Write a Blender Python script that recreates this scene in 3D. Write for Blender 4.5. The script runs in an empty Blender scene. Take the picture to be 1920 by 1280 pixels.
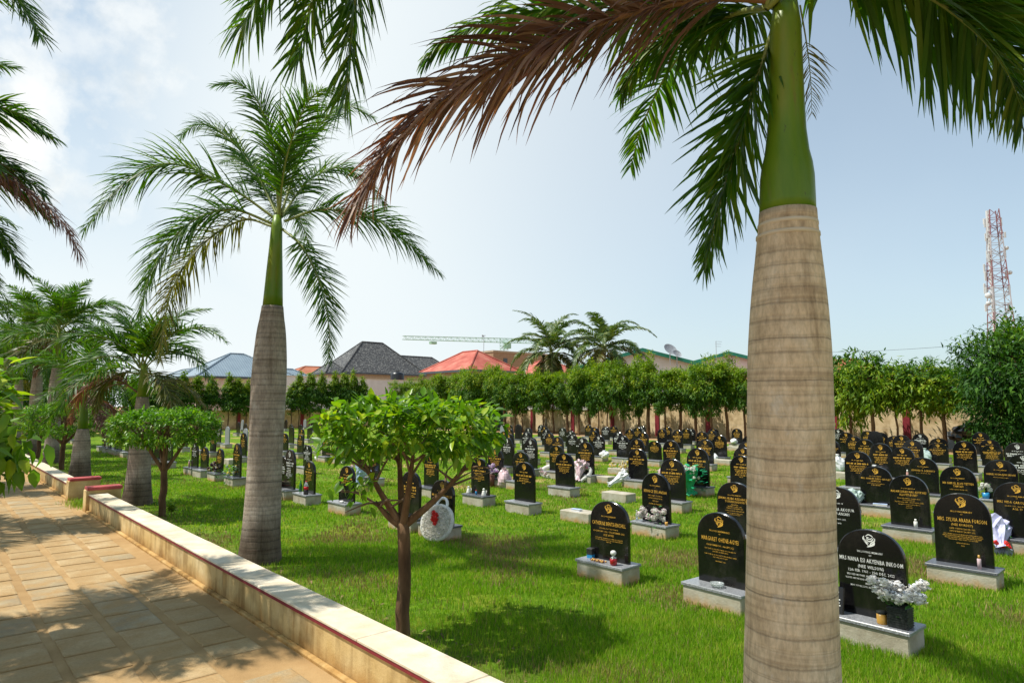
import bpy, bmesh, math, random
import numpy as np
from mathutils import Vector, Matrix
random.seed(7); RNG = np.random.default_rng(11)
scene = bpy.context.scene
COL = scene.collection
# ------------------------------------------------------------------ camera frame
F = 1240.0; PITCH = math.atan(120 / F); YAW = math.radians(41.5); H = 2.3
SY, CY = math.sin(YAW), math.cos(YAW)
def ray(px, py):
    x = (px - 960) / F; y = -(py - 640) / F
    fw = math.cos(PITCH) - y * math.sin(PITCH); up = math.sin(PITCH) + y * math.cos(PITCH)
    return Vector((x * CY + fw * SY, -x * SY + fw * CY, up)), fw
def W(px, py, D):                       # point seen at (px, py), D metres in front
    r, fw = ray(px, py); t = D / fw
    return Vector((r.x * t, r.y * t, H + r.z * t))
def G(px, py, z=0.0):                   # point on the level z
    r, _ = ray(px, py); t = (z - H) / r.z
    return Vector((r.x * t, r.y * t, z))
def onv(px, py, v):                     # point on the upright plane x = v
    r, _ = ray(px, py); t = v / r.x
    return Vector((v, r.y * t, H + r.z * t))
cam = bpy.data.cameras.new('camera'); camo = bpy.data.objects.new('camera', cam); COL.objects.link(camo)
camo.location = (0, 0, H); camo.rotation_euler = (math.pi / 2 + PITCH, 0, -YAW)
cam.sensor_width = 36; cam.lens = F / 1920 * 36; cam.clip_start = 0.05; cam.clip_end = 5000
scene.camera = camo
# ------------------------------------------------------------------ helpers
class MB:
    def __init__(s): s.v = []; s.f = []; s.m = []; s.mats = []
    def mi(s, mat):
        if mat not in s.mats: s.mats.append(mat)
        return s.mats.index(mat)
    def add(s, vs, fs, mat):
        o = len(s.v); k = s.mi(mat); s.v += [tuple(v) for v in vs]
        for f in fs: s.f.append(tuple(i + o for i in f)); s.m.append(k)
    def box(s, x0, x1, y0, y1, z0, z1, mat, M=None):
        vs = [Vector(p) for p in ((x0,y0,z0),(x1,y0,z0),(x1,y1,z0),(x0,y1,z0),(x0,y0,z1),(x1,y0,z1),(x1,y1,z1),(x0,y1,z1))]
        if M: vs = [M @ v for v in vs]
        s.add(vs, [(0,3,2,1),(4,5,6,7),(0,1,5,4),(1,2,6,5),(2,3,7,6),(3,0,4,7)], mat)
    def bbox(s, x0, x1, y0, y1, z0, z1, b, mat):       # box with a chamfered top edge and corners
        def ring(x0,x1,y0,y1,z,c): return [(x0+c,y0,z),(x1-c,y0,z),(x1,y0+c,z),(x1,y1-c,z),(x1-c,y1,z),(x0+c,y1,z),(x0,y1-c,z),(x0,y0+c,z)]
        vs = ring(x0,x1,y0,y1,z0,b) + ring(x0,x1,y0,y1,z1-b,b) + ring(x0+b,x1-b,y0+b,y1-b,z1,b*.6)
        fs = [tuple(range(16,24)), tuple(range(7,-1,-1))]
        for k in (0, 8):
            for i in range(8): j=(i+1)%8; fs.append((k+i,k+j,k+8+j,k+8+i))
        s.add(vs, fs, mat)
    def lathe(s, prof, n, mat, c=(0,0,0), cap=True, lean=(0,0), wob=0.0, sx=1.0, sy=1.0):
        vs=[]; fs=[]; m=len(prof)
        for k,(r,z) in enumerate(prof):
            for i in range(n):
                a=2*math.pi*i/n; rr=r*(1+wob*math.sin(3*a+z*1.7)+wob*.6*math.sin(5*a-z*2.9))
                vs.append((c[0]+rr*math.cos(a)*sx+lean[0]*z, c[1]+rr*math.sin(a)*sy+lean[1]*z, c[2]+z))
        for k in range(m-1):
            for i in range(n): j=(i+1)%n; fs.append((k*n+i,k*n+j,k*n+n+j,k*n+n+i))
        if cap: fs.append(tuple(range(n-1,-1,-1))); fs.append(tuple((m-1)*n+i for i in range(n)))
        s.add(vs, fs, mat)
    def tube(s, pts, rads, n, mat, cap=True):
        pts=[Vector(p) for p in pts]; vs=[]; fs=[]; m=len(pts); pn=None
        for k,p in enumerate(pts):
            t=(pts[min(k+1,m-1)]-pts[max(k-1,0)]).normalized()
            if pn is None: pn=t.orthogonal().normalized()
            pn=(pn-t*pn.dot(t)); pn = pn.normalized() if pn.length>1e-6 else t.orthogonal().normalized()
            b=t.cross(pn); r=rads[k] if hasattr(rads,'__len__') else rads
            for i in range(n):
                a=2*math.pi*i/n; vs.append(p+pn*(r*math.cos(a))+b*(r*math.sin(a)))
        for k in range(m-1):
            for i in range(n): j=(i+1)%n; fs.append((k*n+i,k*n+j,k*n+n+j,k*n+n+i))
        if cap: fs.append(tuple(range(n-1,-1,-1))); fs.append(tuple((m-1)*n+i for i in range(n)))
        s.add(vs,fs,mat)
    def blob(s, c, r, mat, nu=8, nv=6, j=.12, sz=1.0):
        vs=[]; fs=[]; ph=random.random()*9
        for k in range(nv+1):
            th=math.pi*k/nv
            for i in range(nu):
                a=2*math.pi*i/nu; rr=r*(1+j*math.sin(3*a+ph+k)+j*random.uniform(-1,1)*.7)
                vs.append((c[0]+rr*math.sin(th)*math.cos(a), c[1]+rr*math.sin(th)*math.sin(a), c[2]+rr*math.cos(th)*sz))
        for k in range(nv):
            for i in range(nu): q=(i+1)%nu; fs.append((k*nu+i,k*nu+nu+i,k*nu+nu+q,k*nu+q))
        s.add(vs,fs,mat)
    def build(s, name, parent=None, smooth=False, link=True):
        me=bpy.data.meshes.new(name); me.from_pydata(s.v,[],s.f)
        for m in s.mats: me.materials.append(m)
        me.polygons.foreach_set('material_index', s.m)
        if smooth: me.polygons.foreach_set('use_smooth',[True]*len(s.f))
        me.update()
        return link_mesh(name, me, parent) if link else me
def link_mesh(name, me, parent=None):
    o=bpy.data.objects.new(name, me); COL.objects.link(o)
    if parent: o.parent=parent
    return o
def empty(name, loc, rz=0.0):
    o=bpy.data.objects.new(name,None); COL.objects.link(o); o.location=loc; o.rotation_euler=(0,0,rz); o.empty_display_size=.1
    return o
def tag(o, label=None, cat=None, group=None, kind=None):
    if label: o['label']=label
    if cat: o['category']=cat
    if group: o['group']=group
    if kind: o['kind']=kind
    return o
def np_mesh(name, verts, tris, mats, mi=None, smooth=False, quads=None):
    me=bpy.data.meshes.new(name); nv=len(verts)
    me.vertices.add(nv); me.vertices.foreach_set('co', np.asarray(verts,dtype=np.float32).ravel())
    faces=tris if quads is None else quads; k=faces.shape[1]; nf=len(faces)
    me.loops.add(nf*k); me.loops.foreach_set('vertex_index', np.asarray(faces,dtype=np.int32).ravel())
    me.polygons.add(nf); me.polygons.foreach_set('loop_start', np.arange(nf,dtype=np.int32)*k)
    try: me.polygons.foreach_set('loop_total', np.full(nf,k,dtype=np.int32))
    except Exception: pass
    for m in mats: me.materials.append(m)
    if mi is not None: me.polygons.foreach_set('material_index', np.asarray(mi,dtype=np.int32))
    if smooth: me.polygons.foreach_set('use_smooth', np.ones(nf,dtype=bool))
    me.update(calc_edges=True); me.validate()
    return me
def unit(a): return a/np.maximum(np.linalg.norm(a,axis=-1,keepdims=True),1e-9)
# ------------------------------------------------------------------ materials
def nt(name):
    m=bpy.data.materials.new(name); m.use_nodes=True; t=m.node_tree; t.nodes.clear()
    out=t.nodes.new('ShaderNodeOutputMaterial'); return m,t,out
def N(t,typ,**kw):
    n=t.nodes.new('ShaderNode'+typ)
    for k,v in kw.items():
        if k in n.inputs: n.inputs[k].default_value=v
        else: setattr(n,k,v)
    return n
def ramp(t, fac, stops, interp='LINEAR'):
    r=t.nodes.new('ShaderNodeValToRGB'); r.color_ramp.interpolation=interp; e=r.color_ramp.elements
    while len(e)<len(stops): e.new(.5)
    for k,(p,c) in enumerate(stops): e[k].position=p; e[k].color=(*c,1) if len(c)==3 else c
    t.links.new(fac,r.inputs[0]); return r.outputs[0]
def mixc(t,fac,a,b,mode='MIX'):
    n=t.nodes.new('ShaderNodeMix'); n.data_type='RGBA'; n.blend_type=mode
    for s,v in ((0,fac),(6,a),(7,b)):
        if hasattr(v,'is_output') or hasattr(v,'links'): t.links.new(v,n.inputs[s])
        else: n.inputs[s].default_value=(*v,1) if isinstance(v,tuple) and len(v)==3 else v
    return n.outputs[2]
def noise(t, scale, detail=4, rough=.55, vec=None, out='Fac', dist=0.0, stretch=None, coord='Object'):
    n=N(t,'TexNoise'); n.inputs['Scale'].default_value=scale; n.inputs['Detail'].default_value=detail; n.inputs['Roughness'].default_value=rough; n.inputs['Distortion'].default_value=dist
    if vec is None:
        if coord=='Position': vec=N(t,'NewGeometry').outputs['Position']
        else: vec=N(t,'TexCoord').outputs[coord]
    if stretch:
        mp=N(t,'Mapping'); mp.inputs['Scale'].default_value=stretch; t.links.new(vec,mp.inputs[0]); vec=mp.outputs[0]
    t.links.new(vec,n.inputs['Vector']); return n.outputs[out]
def bump(t, h, strength=.3, dist=.02):
    b=N(t,'Bump'); b.inputs['Strength'].default_value=strength; b.inputs['Distance'].default_value=dist; t.links.new(h,b.inputs['Height']); return b.outputs[0]
def math_(t,op,a,b=None,c=None):
    n=N(t,'Math'); n.operation=op
    for k,v in enumerate((a,b,c)):
        if v is None: continue
        if hasattr(v,'links'): t.links.new(v,n.inputs[k])
        else: n.inputs[k].default_value=v
    return n.outputs[0]
def surf(name, stops, scale=3.0, rough=.8, spec=.3, bs=.25, bscale=None, detail=5, coord='Object', stretch=None, metal=0.0, bd=.02, extra=None):
    m,t,out=nt(name); p=N(t,'BsdfPrincipled'); t.links.new(p.outputs[0],out.inputs[0])
    f=noise(t,scale,detail,.6,coord=coord,stretch=stretch)
    n=len(stops); c=ramp(t,f,[(.3+.4*k/max(n-1,1),s) for k,s in enumerate(stops)])
    if extra: c=extra(t,c)
    t.links.new(c,p.inputs['Base Color']); p.inputs['Roughness'].default_value=rough; p.inputs['Specular IOR Level'].default_value=spec; p.inputs['Metallic'].default_value=metal
    if bs>0: t.links.new(bump(t,noise(t,bscale or scale*6,6,.65,coord=coord,stretch=stretch),bs,bd),p.inputs['Normal'])
    return m
def leafmat(name, dark, light, yellow=None, trans=.35, rough=.4, scale=1.2, fine=14.0, tcol=None, spec=.4):
    m,t,out=nt(name); p=N(t,'BsdfPrincipled'); tr=N(t,'BsdfTranslucent'); mx=N(t,'MixShader')
    rnd=N(t,'NewGeometry').outputs['Random Per Island']
    a=noise(t,scale,3,.6,coord='Position'); b=noise(t,fine,2,.5,coord='Position')
    s=math_(t,'MULTIPLY_ADD',rnd,.45,math_(t,'MULTIPLY_ADD',a,.5,math_(t,'MULTIPLY',b,.25)))
    st=[(.27,dark),(.68,light)]
    if yellow: st.append((.90,yellow))
    c=ramp(t,s,st)
    t.links.new(c,p.inputs['Base Color']); p.inputs['Roughness'].default_value=rough; p.inputs['Specular IOR Level'].default_value=spec
    tc=mixc(t,1.0,c,tcol or (1.5,1.7,.35),'MULTIPLY'); t.links.new(tc,tr.inputs[0])
    mx.inputs[0].default_value=trans; t.links.new(p.outputs[0],mx.inputs[1]); t.links.new(tr.outputs[0],mx.inputs[2]); t.links.new(mx.outputs[0],out.inputs[0])
    return m
def plain(name, col, rough=.5, spec=.4, metal=0.0, trans=0.0, var=.12, scale=8.0):
    m,t,out=nt(name); p=N(t,'BsdfPrincipled'); t.links.new(p.outputs[0],out.inputs[0])
    f=noise(t,scale,3,.5); d=tuple(x*(1-var) for x in col); l=tuple(min(1,x*(1+var)) for x in col)
    t.links.new(ramp(t,f,[(.35,d),(.65,l)]),p.inputs['Base Color']); p.inputs['Roughness'].default_value=rough; p.inputs['Specular IOR Level'].default_value=spec; p.inputs['Metallic'].default_value=metal
    p.inputs['Transmission Weight'].default_value=trans
    return m
M={}
M['palm']=leafmat('palm_leaflet',(.016,.052,.004),(.06,.145,.010),(.15,.20,.016),trans=.34,rough=.46,scale=.8,fine=5,spec=.26)
M['palm_dead']=leafmat('palm_leaflet_dry',(.055,.026,.02),(.17,.095,.065),(.36,.25,.17),trans=.25,rough=.55,scale=.9,fine=6,tcol=(1.5,.75,.35),spec=.3)
M['palm_old']=leafmat('palm_leaflet_fading',(.04,.05,.01),(.12,.125,.022),(.24,.16,.06),trans=.3,rough=.45,scale=.9,fine=6)
M['rachis']=plain('palm_rachis',(.20,.23,.05),.5,.4)
M['rachis_dead']=plain('palm_rachis_dry',(.20,.10,.05),.6,.3)
M['topiary']=leafmat('glossy_leaf',(.03,.085,.005),(.13,.27,.014),(.45,.50,.03),trans=.36,rough=.36,scale=2.2,fine=9,spec=.32)
M['topiary2']=leafmat('small_glossy_leaf',(.03,.10,.006),(.11,.25,.014),(.28,.38,.03),trans=.34,rough=.4,scale=1.5,fine=8,spec=.3)
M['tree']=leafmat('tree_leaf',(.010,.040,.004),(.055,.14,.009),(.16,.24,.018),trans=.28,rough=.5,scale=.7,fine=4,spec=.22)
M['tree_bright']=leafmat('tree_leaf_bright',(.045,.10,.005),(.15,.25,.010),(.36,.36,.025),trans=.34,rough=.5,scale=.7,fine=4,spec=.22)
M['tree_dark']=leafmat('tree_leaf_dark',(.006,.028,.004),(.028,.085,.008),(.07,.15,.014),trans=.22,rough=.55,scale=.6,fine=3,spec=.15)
M['coco']=leafmat('coconut_leaflet',(.035,.075,.02),(.10,.16,.05),(.26,.26,.09),trans=.25,rough=.42,scale=.5,fine=3)
def barkmat(name, c1, c2, c3, period, dark_foot=None):
    m,t,out=nt(name); p=N(t,'BsdfPrincipled'); t.links.new(p.outputs[0],out.inputs[0])
    tc=N(t,'TexCoord').outputs['Object']; sp=N(t,'SeparateXYZ'); t.links.new(tc,sp.inputs[0])
    wob=noise(t,1.6,3,.6,stretch=(1,1,.6)); wob2=noise(t,.9,2,.5,stretch=(.02,.02,2.4))
    zz=math_(t,'ADD',math_(t,'DIVIDE',sp.outputs[2],period),math_(t,'ADD',math_(t,'MULTIPLY',wob,.5),math_(t,'MULTIPLY',wob2,4.2)))
    fr=math_(t,'FRACT',zz)
    edge=noise(t,26,4,.7,stretch=(1,1,2.2))
    fr2=math_(t,'ADD',fr,math_(t,'MULTIPLY_ADD',edge,.22,-.11))
    ringc=ramp(t,fr2,[(0.0,(.12,.12,.12)),(.07,(.2,.2,.2)),(.10,(.75,.75,.75)),(.22,(.55,.55,.55)),(.36,(1,1,1)),(.92,(.92,.92,.92)),(1.0,(.3,.3,.3))])
    per=noise(t,1.0,1,.5,stretch=(.05,.05,1.0/period*.6))
    rs=ramp(t,per,[(.42,(.15,.15,.15)),(.6,(1,1,1))])
    ringmix=mixc(t,rs,(1,1,1),ringc)
    base=ramp(t,noise(t,5,6,.65,stretch=(1,1,.5)),[(.3,c1),(.52,c2),(.72,c3)])
    fine=ramp(t,noise(t,40,4,.7,stretch=(1,1,.35)),[(.3,(.72,.72,.72)),(.6,(1.05,1.05,1.05))])
    c=mixc(t,1.0,base,fine,'MULTIPLY'); c=mixc(t,.62,c,ringmix,'MULTIPLY')
    # broad uneven scar bands, lichen blotches and dark runs of water
    bandn=noise(t,1.0,4,.6,stretch=(.25,.25,7.0),dist=.25); c=mixc(t,.75,c,ramp(t,bandn,[(.36,(.55,.5,.46)),(.47,(1,1,1)),(.60,(1,1,1)),(.70,(.62,.58,.54))]),'MULTIPLY')
    bl=noise(t,3.2,6,.7,stretch=(1,1,.8)); c=mixc(t,ramp(t,bl,[(.60,(0,0,0)),(.72,(.5,.5,.5))]),c,(.58,.56,.50))
    st_=noise(t,6,5,.65,stretch=(1.6,1.6,.12)); c=mixc(t,.7,c,ramp(t,st_,[(.34,(.6,.56,.52)),(.46,(1,1,1))]),'MULTIPLY')
    if dark_foot:  # bark colour gets darker towards the foot of the trunk
        z0,z1=dark_foot; k=math_(t,'ADD',sp.outputs[2],math_(t,'MULTIPLY_ADD',noise(t,3,4,.6),.5,-.25))
        mr=N(t,'MapRange'); mr.inputs[1].default_value=z0; mr.inputs[2].default_value=z1; t.links.new(k,mr.inputs[0])
        c=mixc(t,mr.outputs[0],mixc(t,1.0,c,(.42,.38,.34),'MULTIPLY'),c)
    t.links.new(c,p.inputs['Base Color']); p.inputs['Roughness'].default_value=.88; p.inputs['Specular IOR Level'].default_value=.2
    hh=math_(t,'MULTIPLY_ADD',noise(t,55,4,.7,stretch=(1,1,.4)),.35,math_(t,'MULTIPLY',ringc,1.0))
    t.links.new(bump(t,hh,.35,.012),p.inputs['Normal'])
    return m
M['bark_near']=barkmat('palm_bark_pale',(.46,.34,.205),(.62,.48,.31),(.70,.58,.41),.088)
M['bark']=barkmat('palm_bark',(.25,.205,.16),(.34,.285,.22),(.44,.385,.31),.085,(.35,.75))
def shaftmarks(t,c):
    f=noise(t,9,5,.7,stretch=(1.2,1.2,.18)); c=mixc(t,ramp(t,f,[(.62,(0,0,0)),(.76,(.75,.75,.75))]),c,(.17,.12,.03)); g=noise(t,30,4,.7,stretch=(1,1,.3)); return mixc(t,ramp(t,g,[(.66,(0,0,0)),(.72,(.7,.7,.7))]),c,(.05,.05,.015))
M['shaft']=surf('crownshaft_green',[(.06,.145,.004),(.115,.20,.006),(.21,.22,.012)],2.2,.42,.32,.1,stretch=(1.5,1.5,.35),extra=shaftmarks)
M['shaft_dry']=surf('crownshaft_sheath',[(.16,.13,.04),(.10,.07,.03)],4,.6,.3,.1)
M['bark_tree']=surf('tree_bark',[(.06,.034,.018),(.13,.075,.038),(.21,.135,.075)],6,.9,.2,.5,30,stretch=(1,1,.3))
M['twig']=surf('twig_bark',[(.10,.06,.035),(.20,.14,.09)],20,.85,.2,.2)
M['cream']=surf('cream_paint',[(.52,.40,.20),(.66,.54,.31),(.70,.60,.38)],1.6,.85,.25,.15,40,detail=7)
# ------------------------------------------------------------------ surfaces of the place
def streaks(t,c):
    f=noise(t,1.0,5,.65,stretch=(.6,5.5,.35)); g=noise(t,2.2,5,.6)
    k=math_(t,'MULTIPLY',f,g); mm=ramp(t,k,[(.20,(1,1,1)),(.34,(.50,.43,.33))])
    c=mixc(t,.85,c,mm,'MULTIPLY'); sp=N(t,'SeparateXYZ'); t.links.new(N(t,'TexCoord').outputs['Object'],sp.inputs[0])
    k2=math_(t,'ADD',sp.outputs[2],math_(t,'MULTIPLY_ADD',noise(t,3.5,6,.7),.30,-.15)); mr=N(t,'MapRange'); mr.inputs[1].default_value=.0; mr.inputs[2].default_value=.16; t.links.new(k2,mr.inputs[0])
    c=mixc(t,mr.outputs[0],mixc(t,.8,c,(.62,.44,.24),'MULTIPLY'),c); ch=noise(t,16,5,.7); return mixc(t,ramp(t,ch,[(.70,(0,0,0)),(.73,(.8,.8,.8))]),c,(.30,.24,.17))
M['boundary']=surf('boundary_wall_plaster',[(.55,.42,.24),(.65,.51,.31),(.70,.58,.38)],.5,.9,.2,.15,20,detail=8,extra=streaks)
M['lowwall']=surf('low_wall_plaster',[(.50,.34,.125),(.60,.44,.20),(.66,.53,.29)],1.3,.85,.25,.25,45,detail=7,extra=streaks)
def soot(t,c):
    f=noise(t,2.2,6,.7); return mixc(t,ramp(t,f,[(.52,(0,0,0)),(.72,(.7,.7,.7))]),c,(.36,.31,.23))
M['lowtop']=surf('low_wall_coping',[(.50,.41,.28),(.62,.53,.39),(.70,.63,.50)],2.5,.8,.25,.3,60,detail=7,extra=soot)
M['maroon']=surf('maroon_paint',[(.17,.014,.022),(.25,.025,.035)],6,.6,.35,.1,extra=lambda t,c: mixc(t,ramp(t,noise(t,11,5,.7),[(.64,(0,0,0)),(.70,(.7,.7,.7))]),c,(.32,.22,.16)))
M['redcap']=surf('faded_red_paint',[(.33,.045,.05),(.45,.085,.08)],5,.6,.35,.1)
M['wallcap']=surf('boundary_coping',[(.50,.42,.30),(.62,.55,.42)],2,.85,.2,.2)
M['concrete']=surf('plinth_concrete',[(.26,.22,.155),(.38,.34,.26),(.46,.43,.36)],4,.9,.2,.35,30,detail=8,coord='Position')
def rust(t,c):
    sp=N(t,'SeparateXYZ'); t.links.new(N(t,'TexCoord').outputs['Object'],sp.inputs[0])
    k=math_(t,'ADD',sp.outputs[2],math_(t,'MULTIPLY_ADD',noise(t,5,5,.6,coord='Position'),.26,-.13))
    mr=N(t,'MapRange'); mr.inputs[1].default_value=.0; mr.inputs[2].default_value=.12; t.links.new(k,mr.inputs[0])
    return mixc(t,mr.outputs[0],(.42,.25,.10),c)
M['concrete2']=surf('plinth_concrete_earth_stained',[(.30,.26,.185),(.40,.36,.28),(.48,.45,.38)],4,.9,.2,.35,30,detail=8,coord='Position',extra=rust)
M['granite_cap']=surf('grey_granite',[(.09,.095,.105),(.22,.225,.235),(.36,.37,.38)],90,.28,.5,0,detail=2)
M['granite_dark']=surf('dark_granite',[(.045,.05,.06),(.09,.095,.11),(.16,.17,.18)],80,.3,.5,0,detail=2)
M['tablet']=surf('polished_black_granite',[(.004,.004,.0045),(.007,.0068,.007)],60,.16,.5,0,detail=2,extra=lambda t,c: mixc(t,ramp(t,noise(t,3.0,6,.7,coord='Position',stretch=(1,1,.5)),[(.50,(0,0,0)),(.75,(.06,.06,.06))]),c,(.42,.36,.28)))
M['tablet_grey']=surf('grey_granite_tablet',[(.17,.18,.19),(.26,.27,.28)],60,.4,.4,0,detail=2)
M['gold']=plain('gold_lettering',(.62,.34,.045),.5,.4,0,var=.25,scale=30)
M['silver']=plain('white_lettering',(.70,.70,.66),.5,.4,0,var=.1,scale=30)
# lawn
m,t,out=nt('lawn_turf'); p=N(t,'BsdfPrincipled'); t.links.new(p.outputs[0],out.inputs[0])
big=noise(t,.22,5,.6,coord='Position'); mid=noise(t,1.1,5,.65,coord='Position'); fin=noise(t,9,5,.7,coord='Position',stretch=(1,1,1)); vf=noise(t,60,3,.7,coord='Position')
g=ramp(t,mid,[(.3,(.07,.17,.008)),(.5,(.14,.255,.013)),(.66,(.24,.29,.03)),(.8,(.38,.31,.09))])
g=mixc(t,1.0,g,ramp(t,fin,[(.3,(.5,.5,.5)),(.6,(1.15,1.15,1.1))]),'MULTIPLY'); g=mixc(t,1.0,g,ramp(t,vf,[(.3,(.55,.55,.5)),(.65,(1.2,1.2,1.1))]),'MULTIPLY')
sx=N(t,'SeparateXYZ'); t.links.new(N(t,'NewGeometry').outputs['Position'],sx.inputs[0])
fr=math_(t,'ABSOLUTE',math_(t,'SUBTRACT',math_(t,'FRACT',math_(t,'DIVIDE',math_(t,'SUBTRACT',sx.outputs[0],8.3),2.85)),.5))
sandf=math_(t,'MULTIPLY',ramp(t,math_(t,'SUBTRACT',fr,math_(t,'MULTIPLY',noise(t,.9,4,.6,coord='Position'),.55)),[(.0,(0,0,0)),(.16,(1,1,1))]),ramp(t,noise(t,.35,3,.6,coord='Position'),[(.48,(0,0,0)),(.60,(1,1,1))]))
far=N(t,'MapRange'); far.inputs[1].default_value=8.5; far.inputs[2].default_value=12; t.links.new(sx.outputs[0],far.inputs[0])
sandf=math_(t,'MULTIPLY',sandf,far.outputs[0])
sand=ramp(t,noise(t,6,5,.6,coord='Position'),[(.3,(.42,.25,.10)),(.7,(.62,.42,.20))])
g=mixc(t,sandf,g,sand)
nearw=N(t,'MapRange'); nearw.inputs[1].default_value=3.1; nearw.inputs[2].default_value=4.1; t.links.new(math_(t,'ADD',sx.outputs[0],math_(t,'MULTIPLY_ADD',noise(t,2.0,4,.6,coord='Position'),1.2,-.6)),nearw.inputs[0])
g=mixc(t,nearw.outputs[0],ramp(t,noise(t,14,5,.7,coord='Position'),[(.3,(.12,.085,.045)),(.5,(.22,.15,.075)),(.7,(.17,.17,.04))]),g)
t.links.new(g,p.inputs['Base Color']); p.inputs['Roughness'].default_value=.95; p.inputs['Specular IOR Level'].default_value=.1
t.links.new(bump(t,math_(t,'ADD',fin,vf),.8,.05),p.inputs['Normal']); M['lawn']=m
M['blade']=leafmat('grass_blade',(.075,.19,.006),(.19,.34,.012),(.42,.40,.07),trans=.35,rough=.5,scale=1.6,fine=7,spec=.25)
M['blade_dry']=leafmat('dry_grass_blade',(.16,.12,.05),(.30,.22,.09),(.42,.33,.16),trans=.25,rough=.7,scale=2,fine=9,tcol=(1.2,1.0,.5))
M['earth']=surf('bare_earth',[(.22,.13,.065),(.34,.215,.11),(.46,.31,.17)],1.2,.95,.1,.5,14,detail=8,coord='Position')
M['sandpath']=surf('path_sand',[(.27,.165,.07),(.355,.225,.10),(.43,.29,.14)],1.4,.92,.15,.3,50,detail=8,coord='Position')
def pavedirt(t,c):
    tc=N(t,'NewGeometry').outputs['Position']
    f=noise(t,2.6,5,.65,vec=tc); c=mixc(t,ramp(t,f,[(.40,(0,0,0)),(.62,(1,1,1))]),c,(.36,.23,.10))
    g2=noise(t,40,4,.7,vec=tc); return mixc(t,1.0,c,ramp(t,g2,[(.3,(.82,.82,.82)),(.65,(1.06,1.06,1.06))]),'MULTIPLY')
M['paver']=surf('path_paver',[(.30,.20,.095),(.40,.28,.14),(.48,.36,.205)],1.1,.85,.2,.3,70,detail=8,coord='Position',extra=pavedirt)
M['paver_grey']=surf('path_paver_grey',[(.25,.19,.115),(.34,.265,.155),(.42,.34,.215)],1.6,.85,.2,.3,70,detail=8,coord='Position',extra=pavedirt)
# ------------------------------------------------------------------ sun, sky
SUN=Vector((-.79,.61,0)).normalized(); EL=math.radians(61)
sdir=Vector((SUN.x*math.cos(EL),SUN.y*math.cos(EL),math.sin(EL)))
sl=bpy.data.lights.new('sun','SUN'); sl.energy=5.0; sl.angle=math.radians(.53); sl.color=(1,.95,.86)
so=bpy.data.objects.new('sun',sl); COL.objects.link(so); so.rotation_euler=sdir.to_track_quat('Z','Y').to_euler()
wd=bpy.data.worlds.new('World'); scene.world=wd; wd.use_nodes=True; t=wd.node_tree; t.nodes.clear()
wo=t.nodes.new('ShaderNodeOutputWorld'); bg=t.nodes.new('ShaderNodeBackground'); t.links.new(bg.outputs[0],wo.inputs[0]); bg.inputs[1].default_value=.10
sky=t.nodes.new('ShaderNodeTexSky'); sky.sky_type='NISHITA'; sky.sun_disc=False; sky.sun_elevation=EL; sky.sun_rotation=math.atan2(sdir.x,sdir.y); sky.air_density=1.0; sky.dust_density=1.5; sky.ozone_density=1.0
dirv=t.nodes.new('ShaderNodeTexCoord').outputs['Generated']
sp=N(t,'SeparateXYZ'); t.links.new(dirv,sp.inputs[0])
def dotn(vec,a):
    n=t.nodes.new('ShaderNodeVectorMath'); n.operation='DOT_PRODUCT'; t.links.new(vec,n.inputs[0]); n.inputs[1].default_value=a; return n.outputs['Value']
# thin high haze, thickest low down
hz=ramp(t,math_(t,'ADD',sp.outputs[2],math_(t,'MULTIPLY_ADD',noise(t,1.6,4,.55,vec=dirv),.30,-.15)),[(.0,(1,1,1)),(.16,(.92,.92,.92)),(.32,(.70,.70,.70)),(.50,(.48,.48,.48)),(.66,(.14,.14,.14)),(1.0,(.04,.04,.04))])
core,_=ray(880,380); cd_=core.normalized()
glow=ramp(t,dotn(dirv,cd_),[(.76,(0,0,0)),(.97,(.96,.96,.96))],'EASE')
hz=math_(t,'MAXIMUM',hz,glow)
wisp=ramp(t,noise(t,2.6,6,.6,vec=dirv,stretch=(1,1,2.6),dist=.4),[(.46,(0,0,0)),(.72,(.25,.25,.25))])
hz=math_(t,'MAXIMUM',hz,wisp)
# less haze away from the sun, towards the right
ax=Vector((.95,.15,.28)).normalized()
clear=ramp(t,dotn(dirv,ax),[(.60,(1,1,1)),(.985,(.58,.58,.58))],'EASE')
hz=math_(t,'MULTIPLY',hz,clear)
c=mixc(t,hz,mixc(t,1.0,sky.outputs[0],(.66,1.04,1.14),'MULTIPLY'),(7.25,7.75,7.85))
def cloud(px,py,rad,soft,c,seed,sq=1.0):
    d,_=ray(px,py); d=d.normalized()
    off=N(t,'Mapping'); off.inputs['Location'].default_value=(seed,seed*.7,0); t.links.new(dirv,off.inputs[0])
    nz=noise(t,7,8,.58,vec=off.outputs[0]); nz2=noise(t,22,6,.6,vec=off.outputs[0])
    f=math_(t,'ADD',math_(t,'SUBTRACT',dotn(dirv,d),math.cos(rad)),math_(t,'MULTIPLY_ADD',nz,soft,-soft*.5))
    fac=ramp(t,f,[(.0,(0,0,0)),(.005,(.6,.6,.6)),(.016,(1,1,1))])
    shade=ramp(t,math_(t,'ADD',math_(t,'MULTIPLY',nz2,.5),math_(t,'MULTIPLY',nz,.5)),[(.38,(6.0,6.35,6.4)),(.54,(8.3,8.4,8.2))])
    return mixc(t,fac,c,shade)
c=cloud(165,60,math.radians(5.6),.045,c,0.0)
c=cloud(205,150,math.radians(3.4),.03,c,1.3)
c=cloud(40,320,math.radians(5.6),.035,c,2.7)
c=cloud(110,395,math.radians(2.6),.02,c,5.2)
c=cloud(-60,250,math.radians(6.0),.07,c,4.1)
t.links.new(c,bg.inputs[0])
vs=scene.view_settings; vs.view_transform='Standard'; vs.look='None'; vs.exposure=.35; vs.gamma=1
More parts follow.
